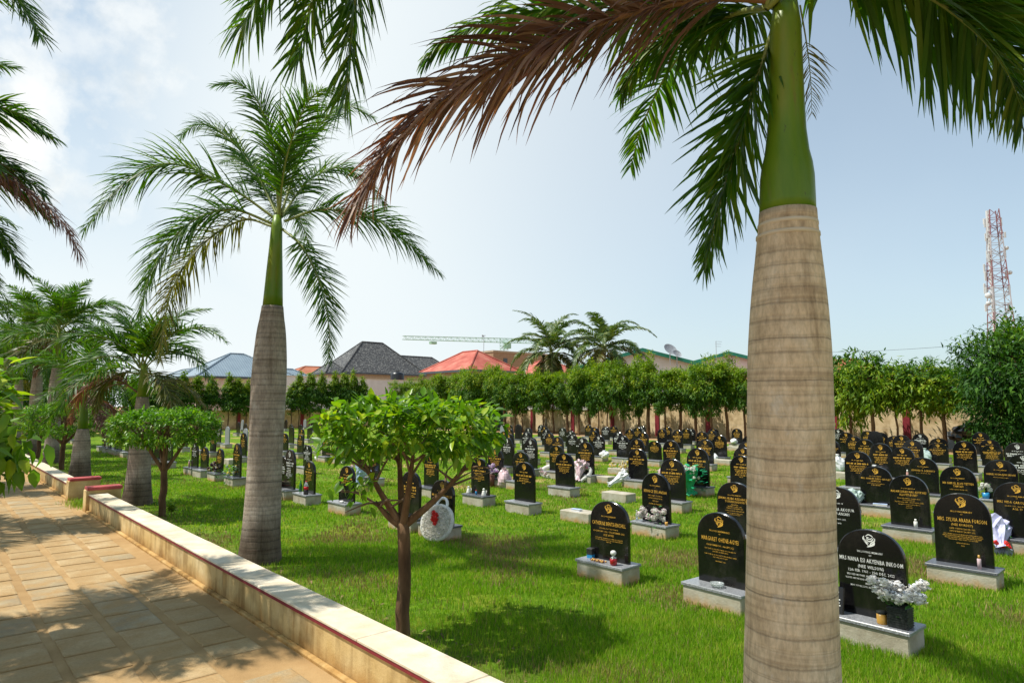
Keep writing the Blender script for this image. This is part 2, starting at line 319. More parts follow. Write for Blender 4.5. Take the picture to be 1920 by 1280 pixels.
# ------------------------------------------------------------------ ground, path, lawn
def sheet(name,x0,x1,y0,y1,z,mat,nx=1,ny=1):
    b=MB()
    for i in range(nx):
        for j in range(ny):
            a0=x0+(x1-x0)*i/nx;a1=x0+(x1-x0)*(i+1)/nx;c0=y0+(y1-y0)*j/ny;c1=y0+(y1-y0)*(j+1)/ny
            b.add([(a0,c0,z),(a1,c0,z),(a1,c1,z),(a0,c1,z)],[(0,1,2,3)],mat)
    o=b.build(name); o['kind']='structure'; return o
sheet('ground',-1500,1500,-1500,1500,-.03,M['earth'])
sheet('lawn',3.08,36.5,-8,66,0,M['lawn'])
sheet('lawn',-9,-.42,-8,66,0,M['lawn'])
b=MB(); b.add([(-.1,-8,-.008),(2.84,-8,-.008),(2.84,67,-.008),(-.1,67,-.008)],[(0,1,2,3)],M['sandpath'])
rnd=random.Random(5)
for ci,(a0,a1) in enumerate(((.02,.50),(.585,1.02),(1.10,1.54),(1.62,2.06),(2.145,2.57))):
    u=-6+rnd.random()*.4
    while u<62:
        L=rnd.uniform(.42,.68); g=.035
        if ci==4 and rnd.random()<.16: u+=L; continue
        j=lambda s=.012: rnd.uniform(-s,s)
        x0,x1,y0,y1=a0+j(),a1+j(),u+j(),u+L-g+j(); z=rnd.uniform(-.004,.004); e=.022
        mt=M['paver'] if rnd.random()<.72 else M['paver_grey']
        b.add([(x0,y0,-.02),(x1,y0,-.02),(x1,y1,-.02),(x0,y1,-.02),(x0+e*.3,y0+e*.3,z-.002),(x1-e*.3,y0+e*.3,z-.002),(x1-e*.3,y1-e*.3,z-.002),(x0+e*.3,y1-e*.3,z-.002),(x0+e,y0+e,z+.004),(x1-e,y0+e,z+.004),(x1-e,y1-e,z+.004),(x0+e,y1-e,z+.004)],
              [(0,1,5,4),(1,2,6,5),(2,3,7,6),(3,0,4,7),(4,5,9,8),(5,6,10,9),(6,7,11,10),(7,4,8,11),(8,9,10,11)],mt)
        u+=L
po=b.build('path'); po['kind']='structure'
# low wall on the right of the path, in two runs with a gap between gate piers
def low_wall(label,u0,u1,piers,v0=2.82,v1=3.16,sgn=1):
    e=empty('low_wall',((v0+v1)/2,(u0+u1)/2,0)); tag(e,label,'wall'); cx,cy=(v0+v1)/2,(u0+u1)/2
    b=MB(); n=max(2,int((u1-u0)/1.9)); hw=(v1-v0)/2
    b.box(-hw+.012,hw-.012,u0-cy,u1-cy,-.05,.318,M['lowwall']); b.build('wall_body',e)
    b=MB(); b.box(-hw-.004,hw+.004,u0-cy,u1-cy,.318,.352,M['maroon']); b.build('red_band',e)
    b=MB(); k=0; u=u0
    while u<u1-.01:
        w=min(rnd.uniform(1.15,1.35),u1-u)
        b.bbox(-hw-.010,hw+.010,u-cy,u+w-.004-cy,.352+rnd.uniform(0,.002),.374+rnd.uniform(-.002,.002),.006,M['lowtop']); u+=w
    b.build('coping',e)
    b=MB(); s=-1 if sgn>0 else 1
    x=[-hw-.05,-hw+.012] if sgn>0 else [hw-.012,hw+.05]
    b.bbox(x[0],x[1],u0-cy,u1-cy,-.02,.028,.012,M['lowwall']); b.build('skirting',e)
    for (pu,side) in piers:
        b=MB(); b.bbox(-hw-.055,hw+.28,pu-.17-cy,pu+.17-cy,-.05,.455,.01,M['lowwall']); pb=b.build('pier',e)
        b=MB(); b.bbox(-hw-.035,hw+.30,pu-.19-cy,pu+.19-cy,.456,.52,.008,M['redcap']); b.build('pier_cap',pb)
    return e
low_wall('low cream wall with maroon band beside the path, the run with a pier by the gap',-6,17.1,[(17.28,1)])
low_wall('far run of low cream wall with maroon band beyond the gap in the wall',19.85,44,[(19.65,1),(44.2,1)])
low_wall('low cream wall along the shaded side of the path under the leafy bush',-6,50,[],-.44,-.12,-1)
# boundary walls
def boundary(label,p0,p1,h0,inner,pil,names='boundary_wall',steps=None):
    p0=Vector((*p0,0)); p1=Vector((*p1,0)); L=(p1-p0).length; ang=math.atan2((p1-p0).y,(p1-p0).x)
    e=empty(names,p0,ang); tag(e,label,'wall','walls round the graveyard'); steps=steps or [(0,L,h0)]
    b=MB()
    for a,c,h in steps: b.box(a,c,0,.2,-.1,h-.06,M['boundary'])
    for a,c,h in steps: b.box(a,c,-.004,.204,.97,.985,M['wallcap'])
    b.build('wall_panel',e)
    b=MB()
    for a,c,h in steps: b.bbox(a-.02,c+.02,-.04,.24,h-.06,h,.01,M['wallcap'])
    b.build('coping',e)
    for s in pil:
        h=[h for a,c,h in steps if a<=s<=c][0]
        b=MB(); b.bbox(s-.19,s+.19,-.075,.27,-.1,h+.03,.015,M['maroon']); b.build('pilaster',e)
    return e
VR=42.0; UE=67.5
pl=[]
for px in (1215,1144,1073,1000,940,880,820,770): pass
def u_at(px,v): 
    r,_=ray(px,760); return r.y/r.x*v
pil=[u_at(px,VR) for px in (1698,1564,1327,1232,1148,1074,998,930,870,815)]+[-2.0]
stepu=u_at(1101,VR)
boundary('long cream boundary wall with maroon pilasters behind the tall row of trees',(VR,UE),(VR,-14),2.3,1,[UE-p for p in pil],steps=[(0,UE-stepu,1.95),(UE-stepu,UE+14,2.38)])
def v_at(px,u):
    r,_=ray(px,760); return r.x/r.y*u
pil=[v_at(px,UE) for px in (386,448,567,200,110,640)]
boundary('cream end wall with maroon pilasters below the cone-shaped trees',(-14,UE),(VR,UE),1.9,1,[p+14 for p in pil],steps=[(0,VR+14,1.88)])
# ------------------------------------------------------------------ headstones
TW,TH,TT=.318,.84,.055     # half width, height, thickness of a tablet
def tablet_mesh(mat,name='tablet'):
    pts=[(-TW,0),(TW,0)]; rise=.30; n=30
    for k in range(n+1):
        a=math.pi*k/n; ca,sa=math.cos(a),math.sin(a); ex=.92
        pts.append((TW*math.copysign(abs(ca)**ex,ca), TH-rise+rise*abs(sa)**ex))
    b=MB(); m=len(pts); c=.006
    cx,cz=0,TH*.5
    def ins(p,d): return (p[0]-d*math.copysign(1,p[0]) if abs(p[0])>.02 else p[0], p[1]-(d if p[1]>.02 else 0))
    r0=[(p[0],TT/2-c,p[1]) for p in pts]; r1=[(p[0],-TT/2+c,p[1]) for p in pts]
    f=[(ins(p,c)[0],-TT/2,ins(p,c)[1]) for p in pts]; bk=[(ins(p,c)[0],TT/2,ins(p,c)[1]) for p in pts]
    vs=bk+r0+r1+f; fs=[tuple(range(m-1,-1,-1)),tuple(3*m+i for i in range(m))]
    for k in range(3):
        for i in range(m): j=(i+1)%m; fs.append((k*m+i,k*m+j,k*m+m+j,k*m+m+i))
    b.add(vs,fs,mat); return b.build(name,link=False)
TAB={'k':tablet_mesh(M['tablet']),'grey':tablet_mesh(M['tablet_grey'])}
def plinth_mesh(mat,seed):
    r=random.Random(seed); b=MB(); b.bbox(-.385,.385,-.19,.19,-.04,.205,.012,mat); return b.build('plinth',link=False)
PL=[plinth_mesh(M['concrete'],1),plinth_mesh(M['concrete2'],2)]
def cap_mesh(mat): b=MB(); b.bbox(-.40,.40,-.205,.205,.205,.236,.006,mat); return b.build('cap_slab',link=False)
CAP=[cap_mesh(M['granite_cap']),cap_mesh(M['granite_dark'])]
FY=-TT/2-.0022
def stroke(b,pts,ws,mat,y=FY):
    P=[Vector((p[0],p[1])) for p in pts]; n=len(P); S=[];Wd=[]
    for k in range(n-1):
        p0,p1,p2,p3=P[max(k-1,0)],P[k],P[k+1],P[min(k+2,n-1)]
        for q in range(5):
            s=q/5; S.append(.5*((2*p1)+(p2-p0)*s+(2*p0-5*p1+4*p2-p3)*s*s+(3*p1-p0-3*p2+p3)*s**3)); Wd.append(ws[k]*(1-s)+ws[k+1]*s)
    S.append(P[-1]); Wd.append(ws[-1]); vs=[]
    for k,p in enumerate(S):
        d=(S[min(k+1,len(S)-1)]-S[max(k-1,0)]).normalized(); nn=Vector((-d.y,d.x))*Wd[k]/2
        vs+= [(p.x+nn.x,y,p.y+nn.y),(p.x-nn.x,y,p.y-nn.y)]
    b.add(vs,[(2*k,2*k+1,2*k+3,2*k+2) for k in range(len(S)-1)],mat)
def emblem_mesh(mat):
    b=MB(); sc=.115; cz=.738
    def S(p,w): stroke(b,[(x*sc,cz+z*sc) for x,z in p],[q*sc for q in w],mat)
    S([(-.40,.34),(-.47,.12),(-.30,-.10),(-.04,-.26)],[.03,.15,.13,.02])
    S([(-.45,.02),(-.26,-.22),(-.07,-.46)],[.03,.13,.03])
    S([(-.28,.30),(-.06,.47),(.20,.40),(.33,.27)],[.03,.09,.09,.02])
    S([(.02,.22),(-.16,.24),(-.10,.11),(.12,.12),(.28,.26)],[.02,.08,.09,.08,.02])
    S([(-.27,.10),(-.06,-.08),(.20,-.02),(.38,.24)],[.02,.10,.11,.03])
    S([(.47,.22),(.42,-.02),(.16,-.22),(.02,-.44)],[.03,.11,.11,.02])
    S([(.45,-.10),(.34,-.30),(.08,-.46),(-.20,-.58)],[.03,.20,.15,.02])
    return b.build('emblem',link=False)
EMB={'g':emblem_mesh(M['gold']),'w':emblem_mesh(M['silver'])}
# lines of writing: (text, cap height, height on the tablet, max width)
_txt=[]
def text_mesh(lines,mat):
    objs=[]
    for s,h,z,wmax in lines:
        cu=bpy.data.curves.new('line','FONT'); cu.body=s; cu.align_x='CENTER'; cu.size=h*1.45; cu.resolution_u=1; cu.fill_mode='FRONT'; cu.offset=h*.004 if h>.03 else h*.003; cu.space_character=1.10
        o=bpy.data.objects.new('line',cu); COL.objects.link(o); objs.append((o,cu,z,wmax,h))
    bpy.context.view_layer.update(); dg=bpy.context.evaluated_depsgraph_get(); b=MB()
    for o,cu,z,wmax,h in objs:
        me=bpy.data.meshes.new_from_object(o.evaluated_get(dg)); co=[v.co.copy() for v in me.vertices]
        if co:
            x0=min(v.x for v in co);x1=max(v.x for v in co); cx=(x0+x1)/2; sx=min(.86,wmax/max(x1-x0,1e-6))
            vs=[((v.x-cx)*sx,FY,z+v.y) for v in co]; fs=[tuple(p.vertices) for p in me.polygons]
            b.add(vs,fs,mat)
        bpy.data.meshes.remove(me); bpy.data.objects.remove(o); bpy.data.curves.remove(cu)
    return b.build('inscription',link=False)
def word_mesh(seed,mat):      # writing too small to be read: rows of letter-sized marks
    r=random.Random(seed); b=MB()
    def row(z,h,w,gap=.012):
        x=-w/2
        while x<w/2:
            n=r.randint(2,8)
            for k in range(n):
                cw=h*r.uniform(.34,.6)
                if x+cw>w/2: x=9; break
                y0=r.choice((0,0,0,.25*h)); y1=h-r.choice((0,0,.2*h))
                q=h*.2; typ=r.randint(0,3)
                def rect(a,c,d,e): b.add([(a,FY,z+d),(c,FY,z+d),(c,FY,z+e),(a,FY,z+e)],[(0,1,2,3)],mat)
                rect(x,x+q,0,h)
                if typ!=1: rect(x+q,x+cw,h-q,h)
                if typ in(0,2): rect(x+q,x+cw,h*.42,h*.42+q)
                if typ!=2: rect(x+cw-q,x+cw,0,h-q)
                x+=cw+h*.16
            x+=gap+h*.3
    row(.615,.017,.27); row(.585,.015,.03); z=.53
    for k in range(r.randint(1,2)): row(z,.034,r.uniform(.40,.55)); z-=.052
    for k in range(r.randint(1,3)): row(z,.019,r.uniform(.25,.42)); z-=.036
    for k in range(r.randint(2,5)): row(z,.0135,r.uniform(.30,.46)); z-=.026
    row(z-.012,.014,.10)
    return b.build('inscription',link=False)
WORDS={c:[word_mesh(k+(50 if c=='w' else 0),M['gold' if c=='g' else 'silver']) for k in range(7)] for c in 'gw'}
L1=lambda s='IN LOVING MEMORY': [(s,.019,.612,.27),('OF',.016,.582,.05)]
TEXTS={
'nana':('w',L1()+[('MRS NANA ESI AKYENBA INKOOM',.040,.517,.59),('(NEE WILSON)',.030,.462,.24),('12th FEB. 1961 - 15th DEC. 2022',.025,.418,.43),('BELOVED MOTHER, WIFE, DAUGHTER AND SISTER',.017,.378,.46),('\u201cBLESSED ARE THE DEAD WHO DIE IN THE LORD FROM NOW ON\u201d',.015,.343,.50),('(REV. 14:13)',.017,.307,.13),('MAY YOUR SOUL REST IN PERFECT PEACE',.016,.275,.40)]),
'marg':('g',L1('IN LOVING REMEMBRANCE')+[('MARGARET OHENE-AGYEI',.048,.500,.50),('11th NOVEMBER 1941 - 08th SEPT. 2022',.020,.442,.37),('NOW GRIEF, YOU ARE DEEPLY MISSED, BUT GOD KEEP YOU',.0125,.398,.42),('SAFE UNTIL WE MEET AGAIN',.0125,.371,.21),('COME TO ME, ALL YE THAT LABOUR AND ARE HEAVY LADEN,',.0125,.333,.44),('AND I WILL GIVE YOU REST',.0125,.306,.20),('MATTHEW 11:28',.0135,.262,.13)]),
'syl':('g',L1()+[('MRS. SYLVIA ARABA FORSON',.044,.500,.54),('(NEE KUADEY)',.027,.452,.24),('DATE OF BIRTH: 22nd FEB. 1950',.017,.410,.28),('DATE OF DEATH: 25th SEPT. 2022',.017,.377,.28),('AND I HEARD A VOICE FROM HEAVEN SAYING, WRITE THIS:',.0115,.344,.43),('HENCEFORTH BLESSED ARE THE DEAD WHO DIE IN THE LORD.',.0115,.324,.45),('YES, SAYS THE SPIRIT, THAT THEY MAY REST FROM THEIR',.0115,.304,.44),('LABOURS AND THEIR WORKS FOLLOW THEM',.0115,.284,.36),('REVELATION 14:13',.0125,.243,.15),('R.I.P.',.014,.212,.05)]),
'reg':('w',[('IN MEMORY OF',.019,.60,.22),('MRS REGINA AKOSUA',.040,.508,.48),('OWUSU-ANSAH',.040,.449,.34),('1936 - 5TH NOV. 2022',.018,.382,.34),('MMA NENE',.016,.327,.15)]),
'sar':('g',[('IN LOVING MEMORY OF',.015,.612,.25),('MADAM SARAH NAA ADUKWEI',.036,.548,.56),('ALLOTEY-BONEY',.036,.497,.29),('A Dear Wife, Mother, Grandma, Aunt,',.017,.447,.42),('Sister And A Queen',.017,.420,.22),('17th February, 1940 - 21st October, 2022',.020,.384,.46),('The Righteous Shall Live In Eternal Memory',.014,.350,.40),('Psalm 112:6',.014,.323,.14),('Rest In Peace',.014,.296,.11)]),
'cath':('g',L1()+[('CATHERINE BENTSI-ENCHILL',.052,.492,.56),('(\u201cGrandma Cate\u201d Way Forward)',.017,.440,.31),('22nd JANUARY, 1932 - 17th SEPTEMBER, 2022',.021,.392,.52),('AGE: 87YRS',.028,.342,.17),('YOUR LIFE WAS A BLESSING, YOUR MEMORY A TREASURE,',.013,.301,.51),('YOU ARE LOVED BEYOND WORDS AND MISSED BEYOND',.013,.276,.47),('MEASURE',.013,.251,.10)]),
'bern':('g',L1()+[('BERNICE EFE ANSAH',.046,.498,.52),('DATE OF BIRTH: 7th JULY 1981',.018,.440,.32),('DATE OF DEATH: 18th FEB. 2022',.018,.398,.32),('AGE: 40yrs',.021,.352,.13),('FOREVER IN OUR HEARTS',.019,.300,.34)]),
'karl':('g',L1('IN LOVING MEMORY OF')[:1]+[('MR. KARL HUGO BISCH',.046,.510,.56),('12th APRIL 1941 - 3rd MAY 2022',.018,.452,.40)]),
'yem':('g',L1()[:1]+[('JEMIMA ARABA ASEDABA STAR',.036,.548,.58),('TOFFAH DADSON',.036,.497,.34),('(NEE ESHUN)',.016,.457,.14),('MORNING: 4 APRIL, 1954',.016,.425,.27),('EVENING: 13 NOVEMBER 2021',.016,.395,.34),('SON OF A GRAND SWEET MOTHER',.015,.355,.38),('DEAR TO THE FAMILY WELL LOVED',.0125,.318,.40),('FOREVER IN OUR HEARTS',.0125,.293,.30)]),
'har':('g',L1()[:1]+[('MRS. HARRIET DZIFO ADOLEY',.034,.548,.58),('LAWSON',.034,.497,.18),('1st MAY 1936 - 19th OCTOBER 2022',.016,.452,.46),('AGE: 86YRS',.026,.412,.18)]),
'edw':('g',L1()+[('EDWARD K. AGBANYO',.040,.507,.50),('26 Oct. 1934 - 8th Nov. 2022',.018,.458,.36)]),
'sam':('g',L1()+[('MR SAMUEL ELVIS TETTEH',.038,.510,.52),('TAMUAH',.038,.458,.17),('DATE OF BIRTH: 7TH FEB. 1951',.016,.408,.32)]),
'gab':('g',L1()+[('GABRIEL HUGH AJAVI SAVAGE',.036,.510,.54),('(Xter Papa Sanctuary Savage)',.017,.458,.30)]),
'vida':('g',L1()+[('MRS VIDA CAROL MOORE',.036,.512,.52),('5th AUG. 1951 - 26th SEPT. 2022',.017,.462,.40),('AGE: 73',.028,.415,.16)]),
}
EXTRA=('REST IN PERFECT PEACE',.0125,.02,.30)
# (key, pixel of the top of the arch, colour of lettering)   or   (key, pixel on the front edge of the plinth top, colour, 'base')
Z={'A':(200,740,6.857),'B':(500,740,5.817),'C':(740,780,5.817),'D':(930,780,7.111),'E':(1180,780,7.1125),'F':(1540,770,8.535),'G':(1720,770,8.535),'J':(1280,850,2.977),'K':(640,850,2.977),'L':(0,740,6.4)}
AP={'J':[('marg',212,328),('yem',290,160),('nana',1048,423),('reg',860,185,'w'),('sar',1260,120),('edw',1340,22),('har',1075,72),('syl',1552,222),('sam',1535,70),('gab',1770,35),('vida',1860,160)],
'K':[('cath',1497,267),('bern',1755,107),('karl',565,147),('ant',1025,47),('k1',35,68)],
'D':[('d1',100,115,'grey'),('d2',182,122),('d3',180,165),('d4',298,108,'n'),('d5',430,155,'w'),('d6',110,200),('d7',175,230),('d8',150,275,'w'),('d9',408,208,'w'),('d10',470,280,'w'),('d11',460,297,'w'),('d12',335,348),('d13',340,472),('d15',600,115,'w'),('d16',645,135),('d17',670,170,'w'),('d18',710,222),('d19',888,152,'w'),('d20',995,195,'w'),('d21',820,272),('d22',1020,243,'w'),('d23',1150,282,'w'),('d24',815,387),('d25',920,490),('d26',1200,335),('d27',1230,117),('d28',1315,147),('d29',1305,193),('d30',1370,255,'w'),('d31',1460,137,'w'),('d33',1570,133),('d34',1625,210,'w'),('d35',1690,258,'w'),('d36',1780,170),('d37',1890,150)],
'E':[('e3',165,130,'w'),('e4',180,215),('e5',100,290),('e6',110,433),('e7',435,168),('e8',505,138),('e9',640,183),('e10',762,165),('e11',820,165,'w'),('e12',968,205),('e13',1095,187),('e14',1125,165),('e15',1205,250),('e16',1435,165),('e17',340,350),('e18',560,322),('e19',1010,310),('e20',910,380),('e21',575,570),('e23',1600,265),('e24',1560,337),('e25',1510,415),('e26',1490,523)],
'F':[('f1',275,288,'w'),('f2',395,342),('f3',510,402),('f4',745,318),('f4b',860,290,'n'),('f5',945,345),('f6',695,452),('f7',950,505),('f8',1275,315),('f9',1165,398),('f10',1580,365,'w'),('f11',1455,465),('f12',1290,580),('f13',575,645),('f16',150,470)],
'G':[('g2',340,437),('g3',330,530),('g4',750,480),('g5',1010,340),('g6',1155,457),('g7',1190,560),('g8',1590,500,'w'),('g9',1700,690,'w')],
'A':[('a1',40,380,'grey'),('a2',105,385,'n'),('a3',135,458),('a9',1270,678),('a10',1460,690),('ar2',1375,515),('ar3',1445,435,'w'),('ar4',1465,345,'n'),('ar5',1560,405,'grey'),('ar6',1695,350,'n'),('ar7',1745,320,'grey'),('ar8',1780,370,'n'),('ar9',1785,430,'grey'),('ar10',1770,462),('ar11',1695,558)],
'B':[('b2',165,305,'n'),('b3',210,270,'n'),('b4',157,340,'n'),('b5',268,322,'n'),('b6',275,348,'n'),('b7',372,325,'n'),('b8',385,370),('b9',420,265,'grey'),('b10',468,330,'n'),('b11',500,275,'n'),('b12',205,418),('b13',372,435),('b14',262,572,'w'),('b15',175,663,'w'),('b16',450,547,'w'),('b17',475,722)]}
BS={'A':[('r1',115,710),('r2',205,740),('r3',310,775),('r4',500,810),('r5',575,845),('r6',740,890,'w'),('r7',1055,970,'w'),('r8',1180,750),('r9',960,695),('r10',1550,820,'slab')],
'L':[('l1',810,540),('l2',870,550),('l3',920,560),('l4',975,575),('l5',1190,625),('l6',1265,635)],
'B':[('m1',600,690),('m2',740,715),('m3',860,600),('m5',1115,860),('m6',640,600,'slab')],
'C':[('c1',80,1120),('c2',330,830),('c3',870,890),('c4',1050,700)],
'D':[('s1',1590,1010,'slab'),('s3',1380,790,'slab'),('s4',1620,690,'slab')],
'K':[('s2',1310,318,'slab')],'E':[('s5',1230,575,'slab'),('s6',1390,400,'slab')],'F':[('s7',290,975,'slab')]}
ROWS=[6.98,9.9,12.5,15.2,18.0,21.1,24.4,27.6,30.8,33.6]
def vrow(k,u): return ROWS[k]*(1+.065*max(0,(7.5-u)/7.5)) if k in(1,2) else ROWS[k]*(1+.03*max(0,(7.5-u)/7.5)) if k==0 else ROWS[k]
stones=[]
for reg,lst in AP.items():
    o=Z[reg]
    for it in lst:
        px,py=o[0]+it[1]/o[2],o[1]+it[2]/o[2]; best=None
        for k in range(len(ROWS)):
            p=onv(px,py,ROWS[k]); p=onv(px,py,vrow(k,p.y)); s=abs(p.z-1.05)
            cl=sum(1 for q in stones if q['row']==k and abs(q['u']-p.y)<1.05)
            if best is None or s+cl*.22<best[0]: best=(s+cl*.22,k,p)
        stones.append(dict(key=it[0],col=it[3] if len(it)>3 else 'g',row=best[1],v=best[2].x,u=best[2].y,top=min(max(best[2].z,.95),1.2)))
for reg,lst in BS.items():
    o=Z[reg]
    for it in lst:
        p=G(o[0]+it[1]/o[2],o[1]+it[2]/o[2],.22); k=min(range(len(ROWS)),key=lambda k:abs(ROWS[k]-p.x-.18))
        s=(vrow(k,p.y))/(p.x+.18); 
        if len(it)>3 and it[3]=='slab': s=1
        stones.append(dict(key=it[0],col=it[3] if len(it)>3 else 'g',row=k,v=(p.x+.18)*s,u=p.y*s,top=1.06))
# a few never shown clearly: drop near-doubles on the same row
stones.sort(key=lambda s:(s['row'],s['u'])); keep=[]
for s in stones:
    if any(q['row']==s['row'] and abs(q['u']-s['u'])<.3 and abs(q['v']-s['v'])<.5 for q in keep): continue
    keep.append(s)
stones=keep
ORD=['','first','second','third','fourth','fifth','sixth','seventh','eighth','ninth','tenth','eleventh','twelfth','thirteenth','fourteenth','fifteenth','sixteenth','seventeenth','eighteenth','nineteenth','twentieth','twenty-first','twenty-second','twenty-third','twenty-fourth','twenty-fifth','twenty-sixth','twenty-seventh','twenty-eighth','twenty-ninth','thirtieth']
SPECIAL={
'nana':'black headstone with white rose and lettering, just beyond the big palm trunk',
'marg':'black headstone with gold rose, partly behind the big palm trunk, glass dish on plinth',
'cath':'black headstone in the front row with a red perfume bottle on its plinth',
'karl':'black headstone in the front row with a round white wreath leaning on it',
'syl':'black headstone with gold lettering and a white tube candle, behind the white-lettered one',
'reg':'white-lettered black headstone half hidden by the big palm trunk',
'sar':'black headstone in the third row with a white candle on its plinth',
'bern':'black headstone with a low bunch of white roses along its plinth',
'yem':'black headstone with an oval portrait, half hidden by the big palm trunk, second row',
'e26':'black headstone with a round portrait, just left of the big palm trunk, fourth row',
'f13':'black headstone with a round portrait low on its edge, beyond the big palm trunk',
'har':'black headstone in the third row with a silver-wrapped bouquet and white booklet on its plinth',
'vida':'black headstone at the picture edge behind a bouquet with red ribbon',
'gab':'black headstone with white flowers in a blue pot on its plinth',
'ant':'black headstone on a tall bare plinth, alone beyond the clipped tree',
'd25':'black headstone between the oval wreath and the heart wreath',
'd26':'black headstone with a pink-wrapped bouquet leaning on it',
'e20':'black headstone behind the big bunch in green and white net',
'e6':'black headstone behind the white paper cone bouquet',
'b17':'black headstone with a cola bottle and a green bottle on its plinth',
'b15':'white-lettered headstone with a wicker heart and gift box on a cream plinth',
'k1':'black headstone behind the drooping branch of the clipped tree',
'c3':'black headstone with two white figurines and a blue bottle on its plinth',
'c1':'black headstone directly behind the trunk of the clipped tree',
'a10':'headstone with dark flowers on its plinth, between clipped tree and grey palm trunk',
'r7':'white-lettered headstone with a red candle on its plinth',
'd1':'pale grey blank headstone near the trees at the back wall',
'd4':'black blank headstone beside the pale grey one near the back wall',
'f4b':'brown blank headstone against the back wall',
'e16':'black headstone near the back wall with a white bundle on its plinth',
'm5':'black headstone with a small oval portrait behind the blue-white bouquet',
}
STONE={}; cnt={}; ORDER={}
for s in stones:
    if s['col']=='slab': continue
    ORDER.setdefault(s['row'],[]).append(s)
for r,l in ORDER.items(): l.sort(key=lambda s:s['u'])
slabn={'s1':'bare concrete plinth without a stone behind the front-row stones','s2':'bare concrete plinth with a small blue book on top','s3':'bare concrete plinth with a heart wreath leaning on it','s4':'bare concrete plinth carrying yellow and white flowers','s5':'bare concrete plinth behind the white bag, farther along','s6':'low bare plinth near the back wall carrying a white bundle','s7':'bare plinth just beside the big palm trunk','m6':'bare plinth seen under the clipped tree leaves','r10':'bare plinth between two headstones of the second row'}
rs=random.Random(3)
for s in stones:
    key=s['key']; dark=s['u']>24
    loc=(s['v']-.055,s['u'],0)
    if s['col']=='slab':
        e=empty('grave_plinth',loc,-math.pi/2+rs.uniform(-.02,.02)); tag(e,slabn[key],'grave plinth','plinths without stones')
        link_mesh('plinth',PL[rs.randint(0,1)],e); STONE[key]=(e,s,.205); continue
    e=empty('headstone',loc,-math.pi/2+rs.uniform(-.045,.045))
    k=ORDER[s['row']].index(s)+1
    kind={'g':'gold-lettered black','w':'white-lettered black','n':'plain dark','grey':'pale grey'}[s['col']]
    lab=SPECIAL.get(key) or f"{kind} headstone, {ORD[k]} from the camera in the {ORD[s['row']+1]} row behind the low wall"
    tag(e,lab,'headstone','headstones standing in rows on the lawn')
    pm=PL[rs.randint(0,1)]; link_mesh('plinth',pm,e)
    link_mesh('cap_slab',CAP[0 if rs.random()<.6 else 1],e)
    tb=link_mesh('tablet',TAB['grey' if s['col']=='grey' else 'k'],e); tb.location=(0,.055,.236); tb.scale=(rs.uniform(.97,1.02),1,(s['top']-.236)/TH); tb.rotation_euler=(rs.uniform(-.03,.02),rs.uniform(-.012,.012),0)
    if s['col'] in 'gw':
        c=s['col']
        if key in TEXTS: c=TEXTS[key][0]
        link_mesh('emblem',EMB[c],tb)
        if key in TEXTS: link_mesh('inscription',text_mesh(TEXTS[key][1],M['gold' if c=='g' else 'silver']),tb)
        else: link_mesh('inscription',WORDS[c][rs.randrange(7)],tb)
    STONE[key]=(e,s,.236)
def medallion(key,x,z,r=.052):
    e,s,_=STONE[key]; tb=[c for c in e.children if c.name.startswith('tablet')][0]
    b=MB(); ring=[];n=24
    b.tube([(x+r*math.cos(a),FY-.003,z+r*1.2*math.sin(a)) for a in [2*math.pi*i/n for i in range(n+1)]],.006,6,M['gold'],False)
    b.add([(x+r*math.cos(2*math.pi*i/n),FY-.004,z+r*1.2*math.sin(2*math.pi*i/n)) for i in range(n)],[tuple(range(n))],M['ivory'])
    b.add([(x+r*.45*math.cos(2*math.pi*i/n),FY-.006,z+.012+r*.55*math.sin(2*math.pi*i/n)) for i in range(n)],[tuple(range(n))],M['skin'])
    b.add([(x+r*.75*math.cos(math.pi*i/12),FY-.007,z-r*.95+r*.55*math.sin(math.pi*i/12)) for i in range(13)],[tuple(range(13))],M['suit'])
    b.build('portrait_medallion',tb)
M['ivory']=plain('ivory_enamel',(.7,.66,.5),.3,.5); M['skin']=plain('portrait_brown',(.16,.08,.045),.5,.3); M['suit']=plain('portrait_dark',(.03,.03,.04),.5,.3)
if 'yem' in STONE: medallion('yem',.255,.53)
if 'e26' in STONE: medallion('e26',.27,.545)
if 'f13' in STONE: medallion('f13',.25,.33)
if 'm5' in STONE: medallion('m5',0,.52,.04)
